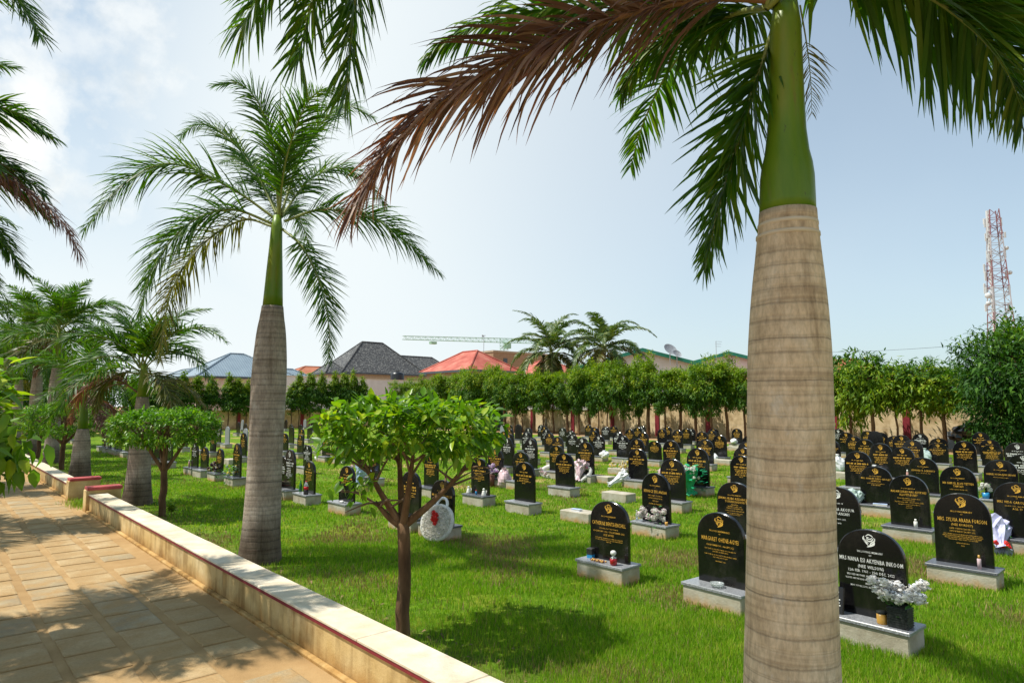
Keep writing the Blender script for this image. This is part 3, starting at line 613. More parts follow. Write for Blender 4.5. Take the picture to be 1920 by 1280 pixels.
# ------------------------------------------------------------------ palms
def spline(pts,n=36):
    P=[Vector(p) for p in pts]; out=[]; m=len(P)
    P=[P[0]*2-P[1]]+P+[P[-1]*2-P[-2]]
    for k in range(1,m):
        p0,p1,p2,p3=P[k-1],P[k],P[k+1],P[k+2]
        for q in range(12):
            s=q/12; out.append(.5*((2*p1)+(p2-p0)*s+(2*p0-5*p1+4*p2-p3)*s*s+(3*p1-p0-3*p2+p3)*s**3))
    out.append(P[-2]); A=np.array([tuple(p) for p in out]); d=np.r_[0,np.cumsum(np.linalg.norm(np.diff(A,axis=0),axis=1))]
    s=np.linspace(0,d[-1],n); return np.stack([np.interp(s,d,A[:,i]) for i in range(3)],1)
def frond_mesh(name,pts,L0,n,mat,rmat,seed=0,plum=38,fa=(38,62),droop=.8,base=.13,wid=.034,r0=.022,m=5,tipf=.5,ragged=0.0,lo=.55):
    rng=np.random.default_rng(seed); R=spline(pts,40); S=np.linspace(0,1,40)
    T=unit(np.gradient(R,axis=0)); nl=2*n
    s=np.repeat(base+(1-base)*(np.arange(n)+.5)/n,2)+rng.uniform(-.4,.4,nl)*(1-base)/n; s=np.clip(s,base,.998)
    side=np.tile([1.,-1.],n)
    P=np.stack([np.interp(s,S,R[:,i]) for i in range(3)],1); t=unit(np.stack([np.interp(s,S,T[:,i]) for i in range(3)],1))
    # frame carried along the rachis
    ref=np.array([0,0,1.]); horiz=R[-1]-R[0]; horiz=np.array([horiz[0],horiz[1],0]); horiz=horiz/(np.linalg.norm(horiz)+1e-6)
    refv=ref[None]*1.0-horiz[None]*np.clip(-t[:,2:3]*0,0,1); refv=np.where(np.abs(t[:,2:3])>.75, ref[None]*.3+horiz[None]*np.sign(-t[:,2:3]+1e-9)*1.0, ref[None])
    Sv=unit(np.cross(t,refv)); U=np.cross(Sv,t)
    roll=np.radians(rng.uniform(-plum,plum,nl)+8); f=np.radians(fa[0]+(fa[1]-fa[0])*s**1.5+rng.uniform(-7,7,nl))
    d=unit(np.cos(f)[:,None]*(Sv*(side*np.cos(roll))[:,None]+U*np.sin(roll)[:,None])+np.sin(f)[:,None]*t)
    prof=(lo+(1-lo)*np.sin(np.pi*np.clip(s*1.02+.02,0,1)**.8))*np.where(s>.6,1-(s-.6)/.4*(1-tipf),1)
    L=L0*prof*rng.uniform(.86,1.1,nl)
    if ragged>0: L*=np.where(rng.random(nl)<ragged,rng.uniform(.3,.8,nl),1)
    wd=np.array([.55,1,.95,.75,.42,.03]) if m==5 else np.interp(np.linspace(0,1,m+1),[0,.2,.5,.8,1],[.55,1,.9,.5,.03])
    C=np.zeros((nl,m+1,3)); Wv=np.zeros((nl,m+1,3)); p=P.copy(); dr=droop*rng.uniform(.6,1.35,nl)
    tw=rng.uniform(-.7,.7,nl); curl=rng.normal(0,.16,(nl,3))
    for k in range(m+1):
        q=k/m; dd=unit(d+np.array([0,0,-1.])*(dr*q**1.25)[:,None]+curl*q*q*(1+2*ragged))
        w0=t-dd*np.sum(t*dd,1,keepdims=True); w0=unit(w0); nn=np.cross(dd,w0); ww=w0*np.cos(tw)[:,None]+nn*np.sin(tw)[:,None]
        C[:,k]=p; Wv[:,k]=ww*(wid*wd[k]*.5*np.clip(L/L0,.55,1.1))[:,None]; p=p+dd*(L/m)[:,None]
    V=np.stack([C-Wv,C+Wv],2).reshape(nl*(m+1)*2,3)
    base_i=(np.arange(nl)*(m+1)*2)[:,None]+(np.arange(m)*2)[None]
    Q=np.stack([base_i,base_i+1,base_i+3,base_i+2],-1).reshape(-1,4)
    b=MB(); rr=[r0*(1-.86*x) for x in S]; b.tube([tuple(x) for x in R],rr,6,rmat,False)
    V2=np.array(b.v); Q2=np.array(b.f)+len(V)
    return np_mesh(name,np.vstack([V,V2]),None,[mat,rmat],np.r_[np.zeros(len(Q)),np.ones(len(Q2))],True,np.vstack([Q,Q2]))
def palm_base(label,loc,prof,shaft,lean=(0,0),bark=None,wob=.012,grp='royal palms lining the path'):
    e=empty('palm_tree',loc); tag(e,label,'palm tree',grp)
    b=MB(); fine=[]
    for (r0,z0),(r1,z1) in zip(prof[:-1],prof[1:]):
        n=max(1,int((z1-z0)/.05))
        for k in range(n): fine.append((r0+(r1-r0)*k/n,z0+(z1-z0)*k/n))
    fine.append(prof[-1]); fine=[(sum(fine[min(max(i+j,0),len(fine)-1)][0] for j in(-2,-1,0,1,2))/5,z) for i,(r,z) in enumerate(fine)]
    b.lathe(fine,28,bark or M['bark'],lean=lean,wob=wob); b.build('trunk',e,True)
    b=MB(); b.lathe(shaft,24,M['shaft'],lean=lean); b.build('crownshaft',e,True)
    return e
def add_frond(e,pts,label=None,kind='palm',**kw):
    o=Vector(e.location); P=[Vector(p)-o for p in pts]
    mat,rm={'palm':(M['palm'],M['rachis']),'dead':(M['palm_dead'],M['rachis_dead']),'old':(M['palm_old'],M['rachis'])}[kind]
    me=frond_mesh('frond',P,kw.pop('L',.7),int(kw.pop('n',62)*1.55),mat,rm,seed=kw.pop('seed',random.randrange(9999)),**kw)
    f=link_mesh('frond',me,e)
    if label: f['label']=label
    return f
# generic fronds shared between the farther palms: along +x from the crown
def arc(e0,dr,L,n=7,ex=1.3):
    p=Vector((0,0,0)); out=[p.copy()]
    for k in range(n):
        a=math.radians(e0-dr*((k+.5)/n)**ex); p=p+Vector((math.cos(a),0,math.sin(a)))*(L/n); out.append(p.copy())
    return out
GEN=[]
for i,(e0,dr,L) in enumerate(((78,70,2.5),(62,95,2.8),(48,105,3.0),(30,100,3.0),(8,80,2.8),(-18,55,2.5))):
    for v in range(2):
        old=i==5 and v==1
        GEN.append(frond_mesh('frond',arc(e0+v*6,dr+v*8,L),  .68,74,M['palm_old'] if old else M['palm'],M['rachis'],seed=40+i*2+v,m=4,wid=.042,droop=.75))
GENOLD=frond_mesh('frond',arc(-25,60,2.2),.55,70,M['palm_dead'],M['rachis_dead'],seed=77,m=4,wid=.04,droop=1.6)
def generic_crown(e,z,seed,n=13,sc=1.0,dead=0,lean=(0,0)):
    r=random.Random(seed); a=r.random()*6
    for k in range(n):
        c=min(5,int(k/n*6)); f=link_mesh('frond',GEN[c*2+r.randint(0,1)],e); f.location=(lean[0]*z,lean[1]*z,z-.02*k); a+=2.4+r.uniform(-.25,.25)
        f.rotation_euler=(r.uniform(-.12,.12),r.uniform(-.1,.1),a); s=sc*r.uniform(.88,1.1); f.scale=(s,s,s)
    for k in range(dead):
        f=link_mesh('frond',GENOLD,e); f.location=(lean[0]*z,lean[1]*z,z-.3); f.rotation_euler=(0,0,r.random()*6); f['label']='dry brown hanging frond'
# --- the big palm at the right, close to the camera
R0=Vector((3.88,1.95,0)); DR=R0.x*SY+R0.y*CY
prof=[(.35,-.15),(.325,0),(.295,.25),(.270,.6),(.258,1.0),(.249,1.5),(.246,2.15),(.241,2.6),(.221,2.95),(.184,3.30),(.166,3.50)]
shaft=[(.166,3.495),(.165,3.56),(.160,3.72),(.150,3.80),(.132,3.88),(.116,4.02),(.108,4.2),(.100,4.5),(.094,4.72),(.07,4.9)]
pr=palm_base('big pale-ringed royal palm standing close by, between the headstones and the low wall',R0,prof,shaft,lean=(.0226,-.020),bark=M['bark_near'],wob=.008)
for z_,r_ in ((3.415,.1745),(3.345,.1835)):
    b=MB(); b.lathe([(r_-.004,z_-.014),(r_+.0035,z_-.011),(r_+.003,z_+.009),(r_-.006,z_+.013)],28,M['wallcap'],cap=False,lean=(.0226,-.020)); q=b.build('leaf_scar',pr,True); q['label']='pale ring scar just below the green shaft'
w=lambda px,py,d: W(px,py,DR+d)
C0=w(1480,-25,0)
add_frond(pr,[w(1462,0,0),w(1300,0,-.05),w(1090,55,-.1),(w(890,150,-.15)),w(755,252,-.15),w(662,385,-.2)],'dry purple-brown frond sweeping down across the sky','dead',L=.78,n=150,seed=3,droop=.85,plum=52,fa=(46,68),wid=.026,r0=.03,ragged=.4,base=.10,m=6,tipf=.75)
add_frond(pr,[w(1462,0,0),w(1310,-20,.25),w(1130,8,.4),w(970,30,.5),w(850,70,.55),w(800,110,.55)],L=.60,n=90,seed=4,droop=1.5,wid=.036,m=6)
add_frond(pr,[w(1466,10,.05),w(1432,110,.15),w(1392,240,.25),w(1350,380,.3),w(1322,500,.3)],L=.60,n=96,seed=5,droop=.5,wid=.032,m=6,fa=(34,60),plum=50)
add_frond(pr,[w(1464,5,.05),w(1390,30,.5),w(1290,55,.8),w(1215,100,.95),w(1165,175,1.0)],L=.56,n=80,seed=6,droop=1.3,wid=.036,m=6)
add_frond(pr,[w(1500,-5,0),w(1590,-45,-.05),w(1700,-25,-.1),w(1800,35,-.15),w(1880,120,-.2),w(1925,225,-.2)],L=.80,n=130,seed=7,droop=.8,wid=.036,m=6,plum=44,fa=(32,56))
add_frond(pr,[w(1480,-20,0),w(1300,-330,-.1),w(1000,-480,-.25),w(790,-400,-.35),w(690,-170,-.4),w(662,40,-.4),w(648,190,-.4)],'green frond arching high overhead with its tip hanging down',L=.86,n=210,seed=8,droop=.9,wid=.030,m=6,plum=55,fa=(26,52),base=.3,tipf=.6)
add_frond(pr,[w(1480,-20,0),w(1320,-320,-.2),w(1020,-460,-.35),w(790,-390,-.5),w(650,-200,-.55),w(590,-20,-.55),w(560,110,-.55)],'green frond arching overhead between its neighbours',L=.86,n=220,seed=28,droop=1.0,wid=.03,m=6,plum=55,fa=(26,52),base=.3,tipf=.6)
add_frond(pr,[w(1480,-20,0),w(1330,-300,-.3),w(1050,-430,-.55),w(800,-350,-.7),w(620,-190,-.75),w(520,-70,-.75),w(455,50,-.75)],'green frond arching overhead, its leaflet tips hanging at the top edge',L=.80,n=190,seed=18,droop=1.3,wid=.028,m=6,plum=45,fa=(26,52),base=.3,tipf=.6)
add_frond(pr,[w(1500,10,.0),w(1512,80,.1),w(1520,150,.1),w(1522,215,.1)],'thin ragged fibres by the trunk','old',L=.24,n=16,seed=9,droop=1.2,wid=.008,r0=.006,base=.3)
cr=pr.location+Vector((.03,-.02,4.85))
for k,(az,e0,dr,L) in enumerate(((100,70,60,2.6),(20,66,70,2.7),(-70,55,85,2.8),(-150,62,80,2.7),(60,30,80,2.6),(-20,40,90,2.8),(-105,15,70,2.6))):
    a=math.radians(az); pts=[cr+Vector((p.x*math.cos(a),p.x*math.sin(a),p.z)) for p in arc(e0,dr,L)]
    add_frond(pr,pts,L=.68,n=54,seed=20+k,m=4,wid=.04)
# --- the palm in the left half, custom fronds
L0=Vector((3.88,10.04,0)); DL=L0.x*SY+L0.y*CY
prof=[(.34,-.1),(.315,.02),(.30,.12),(.275,.42),(.262,.8),(.252,1.2),(.248,1.7),(.252,2.2),(.255,2.7),(.246,3.0),(.222,3.35),(.19,3.6),(.162,3.75),(.152,3.82)]
shaft=[(.150,3.815),(.140,4.0),(.122,4.35),(.098,4.75),(.085,5.05),(.06,5.25)]
plm=palm_base('tall royal palm with grey trunk and green crownshaft, beside the low wall',L0,prof,shaft,lean=(.012,-.010))
w=lambda x,y,d=0: W(523+x,415-y,DL+d)
FR=[([(0,0,0),(-90,62,-.1),(-200,108,-.3),(-290,72,-.5),(-365,-15,-.7)],'palm',.80,.85),
([(-10,-5,0),(-90,22,-.3),(-170,-5,-.6),(-235,-85,-.9),(-262,-180,-1.0)],'palm',.78,.9),
([(-10,-10,0),(-70,2,.2),(-150,-50,.4),(-205,-140,.5),(-222,-262,.5)],'old',.74,1.1),
([(10,0,0),(80,22,.2),(170,8,.3),(235,-35,.4),(298,-95,.4)],'palm',.78,.95),
([(6,-14,0),(45,-50,-.3),(78,-120,-.5),(94,-200,-.6),(92,-262,-.6)],'palm',.55,.35),
([(-5,15,0),(-55,110,.5),(-110,168,.8),(-150,182,.9),(-185,160,1.0)],'palm',.70,.9),
([(5,15,0),(40,120,.4),(85,190,.6),(130,215,.7),(175,195,.8)],'palm',.70,.8),
([(0,20,0),(-12,140,-.3),(-38,220,-.5),(-75,258,-.6),(-118,255,-.7)],'palm',.6,.7),
([(5,10,0),(55,75,.8),(110,100,1.3),(160,80,1.5),(200,30,1.6)],'palm',.6,.9),
([(0,10,0),(12,110,-.5),(42,200,-.9),(70,240,-1.2),(105,245,-1.4)],'palm',.6,.7),
([(0,10,0),(-35,80,1.0),(-70,115,1.6),(-110,110,2.0)],'palm',.6,.8),
([(0,5,0),(15,20,1.0),(40,0,1.7),(60,-50,2.2)],'palm',.6,.8)]
for k,(pts,kind,L,dr) in enumerate(FR):
    add_frond(plm,[w(*p) for p in pts],'fading yellow-brown hanging frond' if kind=='old' else None,kind,L=L,n=96,seed=60+k,droop=dr*1.1,wid=.024,plum=48)
b=MB(); o=plm.location; q=spline([w(0,0)-o,w(1,100)-o,w(2,190)-o,w(3,262)-o],14); b.tube([tuple(x) for x in q],[.04,.036,.032,.028,.026,.024,.02,.018,.016,.014,.012,.009,.006,.003],7,M['rachis']); b.build('spear_leaf',plm,True)
# --- farther palms of the same row
P2=Vector((3.88,17.64,0)); D2=P2.x*SY+P2.y*CY
p2=palm_base('smaller royal palm beyond the gate piers, its crown hanging low over the clipped trees',P2,[(.36,-.1),(.34,.02),(.29,.35),(.25,.8),(.235,1.3),(.20,1.8),(.15,2.3),(.13,2.5)],[(.128,2.49),(.11,2.8),(.08,3.15),(.06,3.3)])
w=lambda x,y,d=0: W(x,y,D2+d)
for k,(pts,kind,dr,lab) in enumerate((([(264,690),(290,652),(335,620),(385,616),(424,640)],'palm',.9,None),([(262,690),(235,650),(205,625),(180,618),(160,640)],'palm',.9,None),([(260,695),(215,668),(165,678),(128,712),(106,765)],'palm',.9,None),
    ([(266,700),(292,706),(314,732),(326,775)],'old',.6,'yellowing frond'),([(262,738),(222,713),(180,716),(147,742),(132,790)],'dead',1.2,'dry brown frond'),([(262,690),(258,640),(240,600),(215,590)],'palm',.8,None),([(264,690),(275,640),(300,600),(330,600)],'palm',.8,None),([(262,700),(225,700),(190,730),(180,770)],'old',.9,None))):
    add_frond(p2,[w(x,y,.25*((k%3)-1)*i) for i,(x,y) in enumerate(pts)],lab,kind,L=.62,n=50,seed=90+k,droop=dr,m=4,wid=.036)
generic_crown(p2,3.25,5,9,.8)
def std_palm(label,v,u,h,seed,dead=0,sc=1.0,n=13,lean=(0,0)):
    g=h-1.45
    pr=[(.36,-.1),(.33,.02),(.28,.4),(.25,.9),(.245,g*.45),(.25,g*.65),(.22,g*.85),(.155,g)]
    pr=[p for i,p in enumerate(pr) if i==0 or p[1]>pr[i-1][1]]
    e=palm_base(label,(v,u,0),pr,[(.15,g-.005),(.135,g+.3),(.10,g+.9),(.06,h)],lean=lean); generic_crown(e,h,seed,n,sc,dead,lean); return e
std_palm('low royal palm with a short ringed trunk, just past the end pier of the wall',3.88,25.3,3.0,11,2,.85,10)
std_palm('tall dark royal palm, fourth beyond the gate piers',3.95,32.4,5.4,12,1,1.15,18)
std_palm('royal palm, fifth beyond the gate piers, half lost in green',3.95,38.5,5.6,13,0,1.25,19)
std_palm('distant royal palm, last but one of the row by the wall',3.9,46,5.2,14,0,1.25,19)
std_palm('most distant royal palm of the row, near the end wall',3.9,54,4.6,15,1,1.25,19)
# --- palms on the other side of the path; their fronds reach into view
A=Vector((-1.05,10.5,0)); DA=A.x*SY+A.y*CY
pa=palm_base('royal palm across the path, only its frond tips showing at the top corner',A,[(.34,-.1),(.31,.02),(.26,.5),(.25,1.5),(.25,2.8),(.2,3.5),(.155,3.9)],[(.15,3.895),(.13,4.3),(.09,4.95),(.06,5.3)])
w=lambda x,y,d=0: W(x,y,DA+d)
add_frond(pa,[w(-385,255),w(-230,235),w(-80,285),w(50,358),w(120,420),w(150,478)],'dry brown frond curving down at the picture edge','dead',L=.62,n=115,seed=31,droop=1.6,wid=.020,ragged=.2,tipf=.7,m=6)
add_frond(pa,[w(-385,240),w(-290,40,-.3),w(-180,-60,-.5),(w(-70,-70,-.6)),w(10,-25,-.6),w(75,65,-.6)],L=.95,n=150,seed=32,droop=.7,wid=.034,m=6)
add_frond(pa,[w(-385,260),w(-230,320,.2),w(-100,385,.3),w(-10,440,.3),w(45,510,.3)],L=.75,n=120,seed=33,droop=.9,wid=.032,m=6)
for k,(az,e0,dr,L) in enumerate(((-30,45,90,2.6),(-75,60,80,2.7),(-115,45,90,2.7),(150,60,80,2.7),(100,70,70,2.6),(60,55,80,2.6),(-160,30,80,2.6),(-50,20,70,2.5),(-95,10,60,2.4),(-10,12,60,2.3),(20,70,60,2.6),(-60,35,80,2.6),(-30,15,60,2.4),(-130,12,70,2.5),(-80,40,80,2.6),(170,30,70,2.6),(-100,25,75,2.6))):
    a=math.radians(az); c=A+Vector((0,0,5.22)); add_frond(pa,[c+Vector((p.x*math.cos(a),p.x*math.sin(a),p.z)) for p in arc(e0,dr,L)],L=.74,n=80,seed=120+k,m=4,wid=.036)
std_palm('royal palm across the path, its green frond tips below the dry one',-1.0,17.4,5.1,22,1,1.05,18)
std_palm('royal palm across the path, farther on in the dark green mass',-1.0,25,5.3,23,0,1.15,19)
std_palm('distant royal palm across the path, thick green crown',-1.0,32.5,5.6,25,0,1.2,13)
# ------------------------------------------------------------------ leaf crowns
def leaves(P,D,Nn,L,Wd,near=False,curve=.35):
    n=len(P); D=unit(D); S=unit(np.cross(D,Nn)); U=np.cross(S,D)
    L=np.broadcast_to(np.asarray(L,float),(n,))[:,None]; Wd=np.broadcast_to(np.asarray(Wd,float),(n,))[:,None]
    st=[(0,.04,0),(.28,.5,-.02),(.62,.44,-.10),(1.0,.03,-curve)] if near else [(0,.05,0),(.42,.5,-.04),(1.0,.04,-curve)]
    rows=[]
    for q,wf,dz in st:
        c=P+D*L*q+U*L*dz; e=S*Wd*wf; up=U*Wd*wf*.35
        rows.append(np.stack([c-e+up,c,c+e+up],1))
    V=np.stack(rows,1); m=len(st); V=V.reshape(n*m*3,3)
    b=(np.arange(n)*m*3)[:,None,None]+(np.arange(m-1)*3)[None,:,None]+np.arange(2)[None,None]
    Q=np.stack([b,b+1,b+4,b+3],-1).reshape(-1,4); return V,Q
def crown_mesh(name,mats,P,D,Nn,L,Wd,mi,near=False,curve=.35):
    V,Q=leaves(P,D,Nn,L,Wd,near,curve); k=len(Q)//len(P)
    return np_mesh(name,V,None,mats,np.repeat(mi,k),False,Q)
def rdir(rng,n): return unit(rng.normal(size=(n,3)))
# clipped mushroom trees by the wall
def topiary(label,loc,R,z0,z1,n,leafL,near,seed,mat,trunk_r=.075,fork=1.12,grp='clipped mushroom trees along the wall',lumps=9,skew=(0,0),lobes=None):
    rng=np.random.default_rng(seed); r=random.Random(seed)
    e=empty('clipped_tree',loc); tag(e,label,'tree',grp)
    b=MB(); tp=[(r.uniform(-.015,.015),r.uniform(-.015,.015),z) for z in np.linspace(-.1,fork,8)]
    b.tube(tp,[trunk_r*(1.18 if k==0 else 1-.02*k+r.uniform(-.04,.04)) for k in range(8)],12,M['bark_tree'])
    top=Vector(tp[-1]); zc=(z0+z1)/2; tips=[]
    limbs=lobes or [(a+r.uniform(-.3,.3),.55*R,zc) for a in np.linspace(0,2*math.pi,5)[:4]]+[(0,.05,z1-.3)]
    for a,q,zz in limbs:
        end=Vector((q*math.cos(a)+skew[0],q*math.sin(a)+skew[1],zz)); mid=top.lerp(end,.5)+Vector((0,0,-.06))
        b.tube(spline([top-Vector((0,0,.06)),mid,end],10).tolist(),[trunk_r*.62*(1-.07*k) for k in range(10)],8,M['bark_tree']); tips.append(end)
        for k in range(7):
            a2=r.random()*6.3; e2=end+Vector((.45*R*math.cos(a2),.45*R*math.sin(a2),r.uniform(-.15,.35)*(z1-z0))); st=mid.lerp(end,r.uniform(.3,1))
            pts=spline([st,st.lerp(e2,.5)+Vector((r.uniform(-.06,.06),r.uniform(-.06,.06),r.uniform(0,.08))),e2],7).tolist(); b.tube(pts,[.02*R*(1-.12*i) for i in range(7)],5,M['twig'])
    b.build('trunk',e,True)
    # leaf sprigs over a lumpy flattened dome
    ns=n//7; a=rng.uniform(0,2*np.pi,ns); q=np.sqrt(rng.uniform(0,1,ns))
    lump=1+.10*np.sin(lumps*a+seed)+.07*np.sin(3*a+1.3*seed); rad=R*q*lump
    topz=zc+(z1-zc)*np.sqrt(np.clip(1-(q*.96)**2.6,0,1))*(1+.10*np.sin(5*rad/R+a*2)); botz=zc-(zc-z0)*np.clip(1-(q*.9)**4,0,1)**.5*(1-.25*np.sin(4*a+seed))
    k=rng.random(ns); z=np.where(k<.55,topz-rng.exponential(.05,ns),np.where(k<.8,botz+rng.exponential(.06,ns),botz+(topz-botz)*rng.random(ns)))
    rim=(k>.80); rad=np.where(rim,R*lump*rng.uniform(.82,1.04,ns),rad)
    SP=np.stack([rad*np.cos(a)+skew[0],rad*np.sin(a)+skew[1],z],1)
    out=unit(np.stack([np.cos(a)*(.35+q),np.sin(a)*(.35+q),np.where(k<.55,.9,-.25)],1)+rng.normal(0,.45,(ns,3)))
    P=np.repeat(SP,7,0)+np.repeat(out,7,0)*(np.tile(np.linspace(-.5,.6,7),ns)*leafL*1.3)[:,None]+rng.normal(0,leafL*.12,(ns*7,3))
    D=unit(np.repeat(out,7,0)*.55+rdir(rng,ns*7)*.85+np.array([0,0,-.22])); Nn=unit(rdir(rng,ns*7)*.55+np.array([0,0,1.]))
    L=leafL*rng.uniform(.55,1.15,ns*7); f=link_mesh('crown',crown_mesh('crown',[mat],P,D,Nn,L,L*rng.uniform(.36,.48,ns*7),np.zeros(ns*7),near,.22),e)
    return e,f
t1,_=topiary('clipped mushroom tree with large glossy leaves and forked trunk, right behind the low wall',(3.72,5.85,0),.82,1.86,2.30,2700,.14,True,4,M['topiary'],.072,1.14,lobes=[(math.radians(138),.50,1.75),(math.radians(-45),.55,1.66),(math.radians(80),.35,1.9),(math.radians(-120),.4,1.85),(math.radians(139),.36,1.33)],skew=(.045,-.04))
# drooping low sprig of that tree
rng=np.random.default_rng(8); o=Vector(t1.location)
base=[W(672,918,6.75)-o,W(640,905,6.72)-o,W(690,905,6.6)-o]
SP=np.array([tuple(base[i%3]) for i in range(34)])+rng.normal(0,.07,(34,3)); D=rdir(rng,34)+np.array([0,0,-.5])
link_mesh('foliage',crown_mesh('foliage',[M['topiary']],SP,D,rdir(rng,34)*.5+np.array([0,0,1.]),.13*rng.uniform(.7,1.1,34),.055,np.zeros(34),True,.25),t1)
topiary('clipped mushroom tree with dense small leaves, between the gate piers and the grey palm',(3.85,15.35,0),0.98,1.52,2.17,8500,.10,False,5,M['topiary2'],.075,.98)
topiary('clipped mushroom tree with wide flat crown, past the end pier of the far wall',(3.86,28.9,0),1.35,1.34,2.30,7500,.115,False,6,M['topiary2'],.09,.95)
topiary('distant clipped tree crowded behind the palm trunks',(3.9,35.8,0),1.2,1.3,2.2,2400,.13,False,9,M['topiary2'],.09,.95)
topiary('leafy bush tree hanging over the path edge with big bright leaves, picture edge',(-.75,5.25,0),1.03,1.84,2.60,10500,.13,True,7,M['topiary'],.075,1.2)
rng=np.random.default_rng(18); hang=bpy.data.objects['clipped_tree.004']; o=Vector(hang.location); base=[W(28,850,3.9)-o,W(12,880,3.9)-o,W(40,835,3.95)-o,W(20,820,3.9)-o,W(2,850,3.9)-o]
SP=np.array([tuple(base[i%5]) for i in range(60)])+rng.normal(0,.06,(60,3)); D=rdir(rng,60)*.7+np.array([0,0,-.8])
link_mesh('foliage',crown_mesh('foliage',[M['topiary']],SP,D,rdir(rng,60)*.6+np.array([.3,-.3,1.]),.135*rng.uniform(.7,1.1,60),.06,np.zeros(60),True,.25),hang)
# --- trees in front of the boundary wall
def tree_crown(seed,a,c,n,leafL,mats,weep=.5,cone=0.0,top=.35,cl=22):
    rng=np.random.default_rng(seed); nc=n//cl; d=rdir(rng,nc); rr=rng.uniform(.30,1.0,nc)**.55
    lump=1+.18*np.sin(3*d[:,0]*2+seed)+.16*np.sin(4*d[:,2]*2+2*seed)
    C=d*rr[:,None]*lump[:,None]*np.array([a,a,c])
    if cone>0: k=1-cone*(C[:,2]/c*.5+.5); C[:,0]*=k*1.2; C[:,1]*=k*1.2
    out=unit(C/np.array([a,a,c])+1e-6)
    P=np.repeat(C,cl,0)+rng.normal(0,1,(nc*cl,3))*np.array([.14,.14,.12])*a*.9
    D=unit(np.repeat(out,cl,0)*.7+rdir(rng,nc*cl)*.75+np.array([0,0,-weep])); Nn=unit(rdir(rng,nc*cl)*.6+np.array([0,0,1.])+np.repeat(out,cl,0)*.4)
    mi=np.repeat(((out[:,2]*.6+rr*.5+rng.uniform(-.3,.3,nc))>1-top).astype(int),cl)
    L=leafL*rng.uniform(.6,1.2,nc*cl)
    return crown_mesh('crown',mats,P,D,Nn,L,L*.34,mi,False,.3)
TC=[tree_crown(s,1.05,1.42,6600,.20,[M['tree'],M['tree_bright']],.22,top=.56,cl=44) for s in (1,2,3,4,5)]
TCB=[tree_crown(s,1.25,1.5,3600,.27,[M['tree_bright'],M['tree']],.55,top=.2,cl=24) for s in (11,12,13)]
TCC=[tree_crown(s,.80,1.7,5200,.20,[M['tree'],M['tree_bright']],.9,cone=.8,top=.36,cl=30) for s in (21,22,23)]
def trunk_mesh(h,r,seed,bend=.1):
    q=random.Random(seed); b=MB(); b.tube([(q.uniform(-bend,bend)*z/h,q.uniform(-bend,bend)*z/h,z) for z in np.linspace(-.1,h,7)],[r*(1-.06*k) for k in range(7)],8,M['bark_tree'])
    for k in range(5):
        a=q.random()*6; z=h*q.uniform(.62,.95); b.tube([(0,0,z),(.35*math.cos(a),.35*math.sin(a),z+.45),(.6*math.cos(a),.6*math.sin(a),z+.95)],[r*.5,r*.35,r*.15],5,M['bark_tree'])
    return b.build('trunk',link=False)
TR=[trunk_mesh(3.3,r,s) for s,r in ((1,.085),(2,.12),(3,.06),(4,.15))]
def wall_tree(label,x,y,h,crown,trunk,sc,seed,lean=0.0,grp='trees along the boundary wall',cz=None):
    r=random.Random(seed); e=empty('wall_tree',(x,y,0),r.random()*6.28); tag(e,label,'tree',grp)
    tb=link_mesh('trunk',trunk,e); tb.rotation_euler=(lean,0,0); tb.scale=(1,1,min(1.15,(h-.8)/3.3))
    c=link_mesh('crown',crown,e); c.location=(0,-lean*1.5,cz if cz else h-1.45*sc[1]); c.scale=(sc[0],sc[0],sc[1]); c.rotation_euler=(0,0,r.random()*6.28)
    return e
tl=[(745,712,0),(768,707,0),(792,706,1),(818,700,0),(845,696,1),(868,690,0),(888,686,1),(913,688,0),(931,682,0),(946,690,3),(964,694,0),(980,690,2),(1001,694,3),(1018,700,2),(1038,690,0),(1064,690,1),(1084,682,0),(1105,680,1),(1121,676,2),(1136,680,2),(1167,674,1),(1193,664,0),(1213,668,3),(1245,690,0),(1272,682,1),(1301,682,1),(1332,664,0),(1361,668,1),(1393,686,0),(1440,690,1),(1490,680,0),(1540,690,1)]
TV=39.1
for k,(px,py,tt) in enumerate(tl):
    p=onv(px,py,TV+((k*37)%10-5)*.14); hh=max(4.2,min(6.6,p.z-.12)); 
    wall_tree(f'bushy wall tree with bare trunk, {ORD[k+1]} from the wall corner towards the big palm' if k<30 else ('bushy wall tree hidden mostly by the big palm trunk' if k==30 else 'bushy wall tree just behind the edge of the big palm trunk'),p.x,p.y,hh,TC[k%5],TR[tt],(.90+.34*((k*53)%7)/7,(hh-2.28)/2.6),k,lean=.05*((k*29)%5-2) if tt!=3 else 0)
lab2=['pale green drooping tree with low-hanging leaves, first after the big palm','tallest pale green wall tree, second after the big palm','small pale green wall tree with thin trunk, third after the big palm','pale green wall tree right beside the maroon pilaster','broad pale green wall tree before the black rubbish heap']
for k,(px,py,cz,s) in enumerate(((1590,690,2.7,.95),(1630,662,3.9,1.15),(1676,690,3.3,.95),(1720,675,3.6,1.1),(1764,692,3.4,1.1))):
    p=onv(px,py,39.0); wall_tree(lab2[k],p.x,p.y,p.z+.1,TCB[k%3],TR[k%3],(s,(p.z-1.9)/2.9*(1.25 if k==0 else 1)),60+k,cz=(p.z+2.0)/2-(.3 if k==0 else 0))
p=onv(1872,615,38.2)
big=[tree_crown(s,2.6,2.6,5200,.34,[M['tree_dark'],M['tree']],.4,top=.22) for s in (31,32)]
wall_tree('large dark green tree at the corner, in front of the lattice mast',p.x,p.y,6.4,big[0],TR[3],(.7,.95),71,cz=3.9)
p=onv(1925,640,37.5); wall_tree('dark leafy tree filling the picture edge beyond the last headstones',p.x,p.y,6.0,big[1],TR[3],(1.05,1.05),72,cz=3.3)
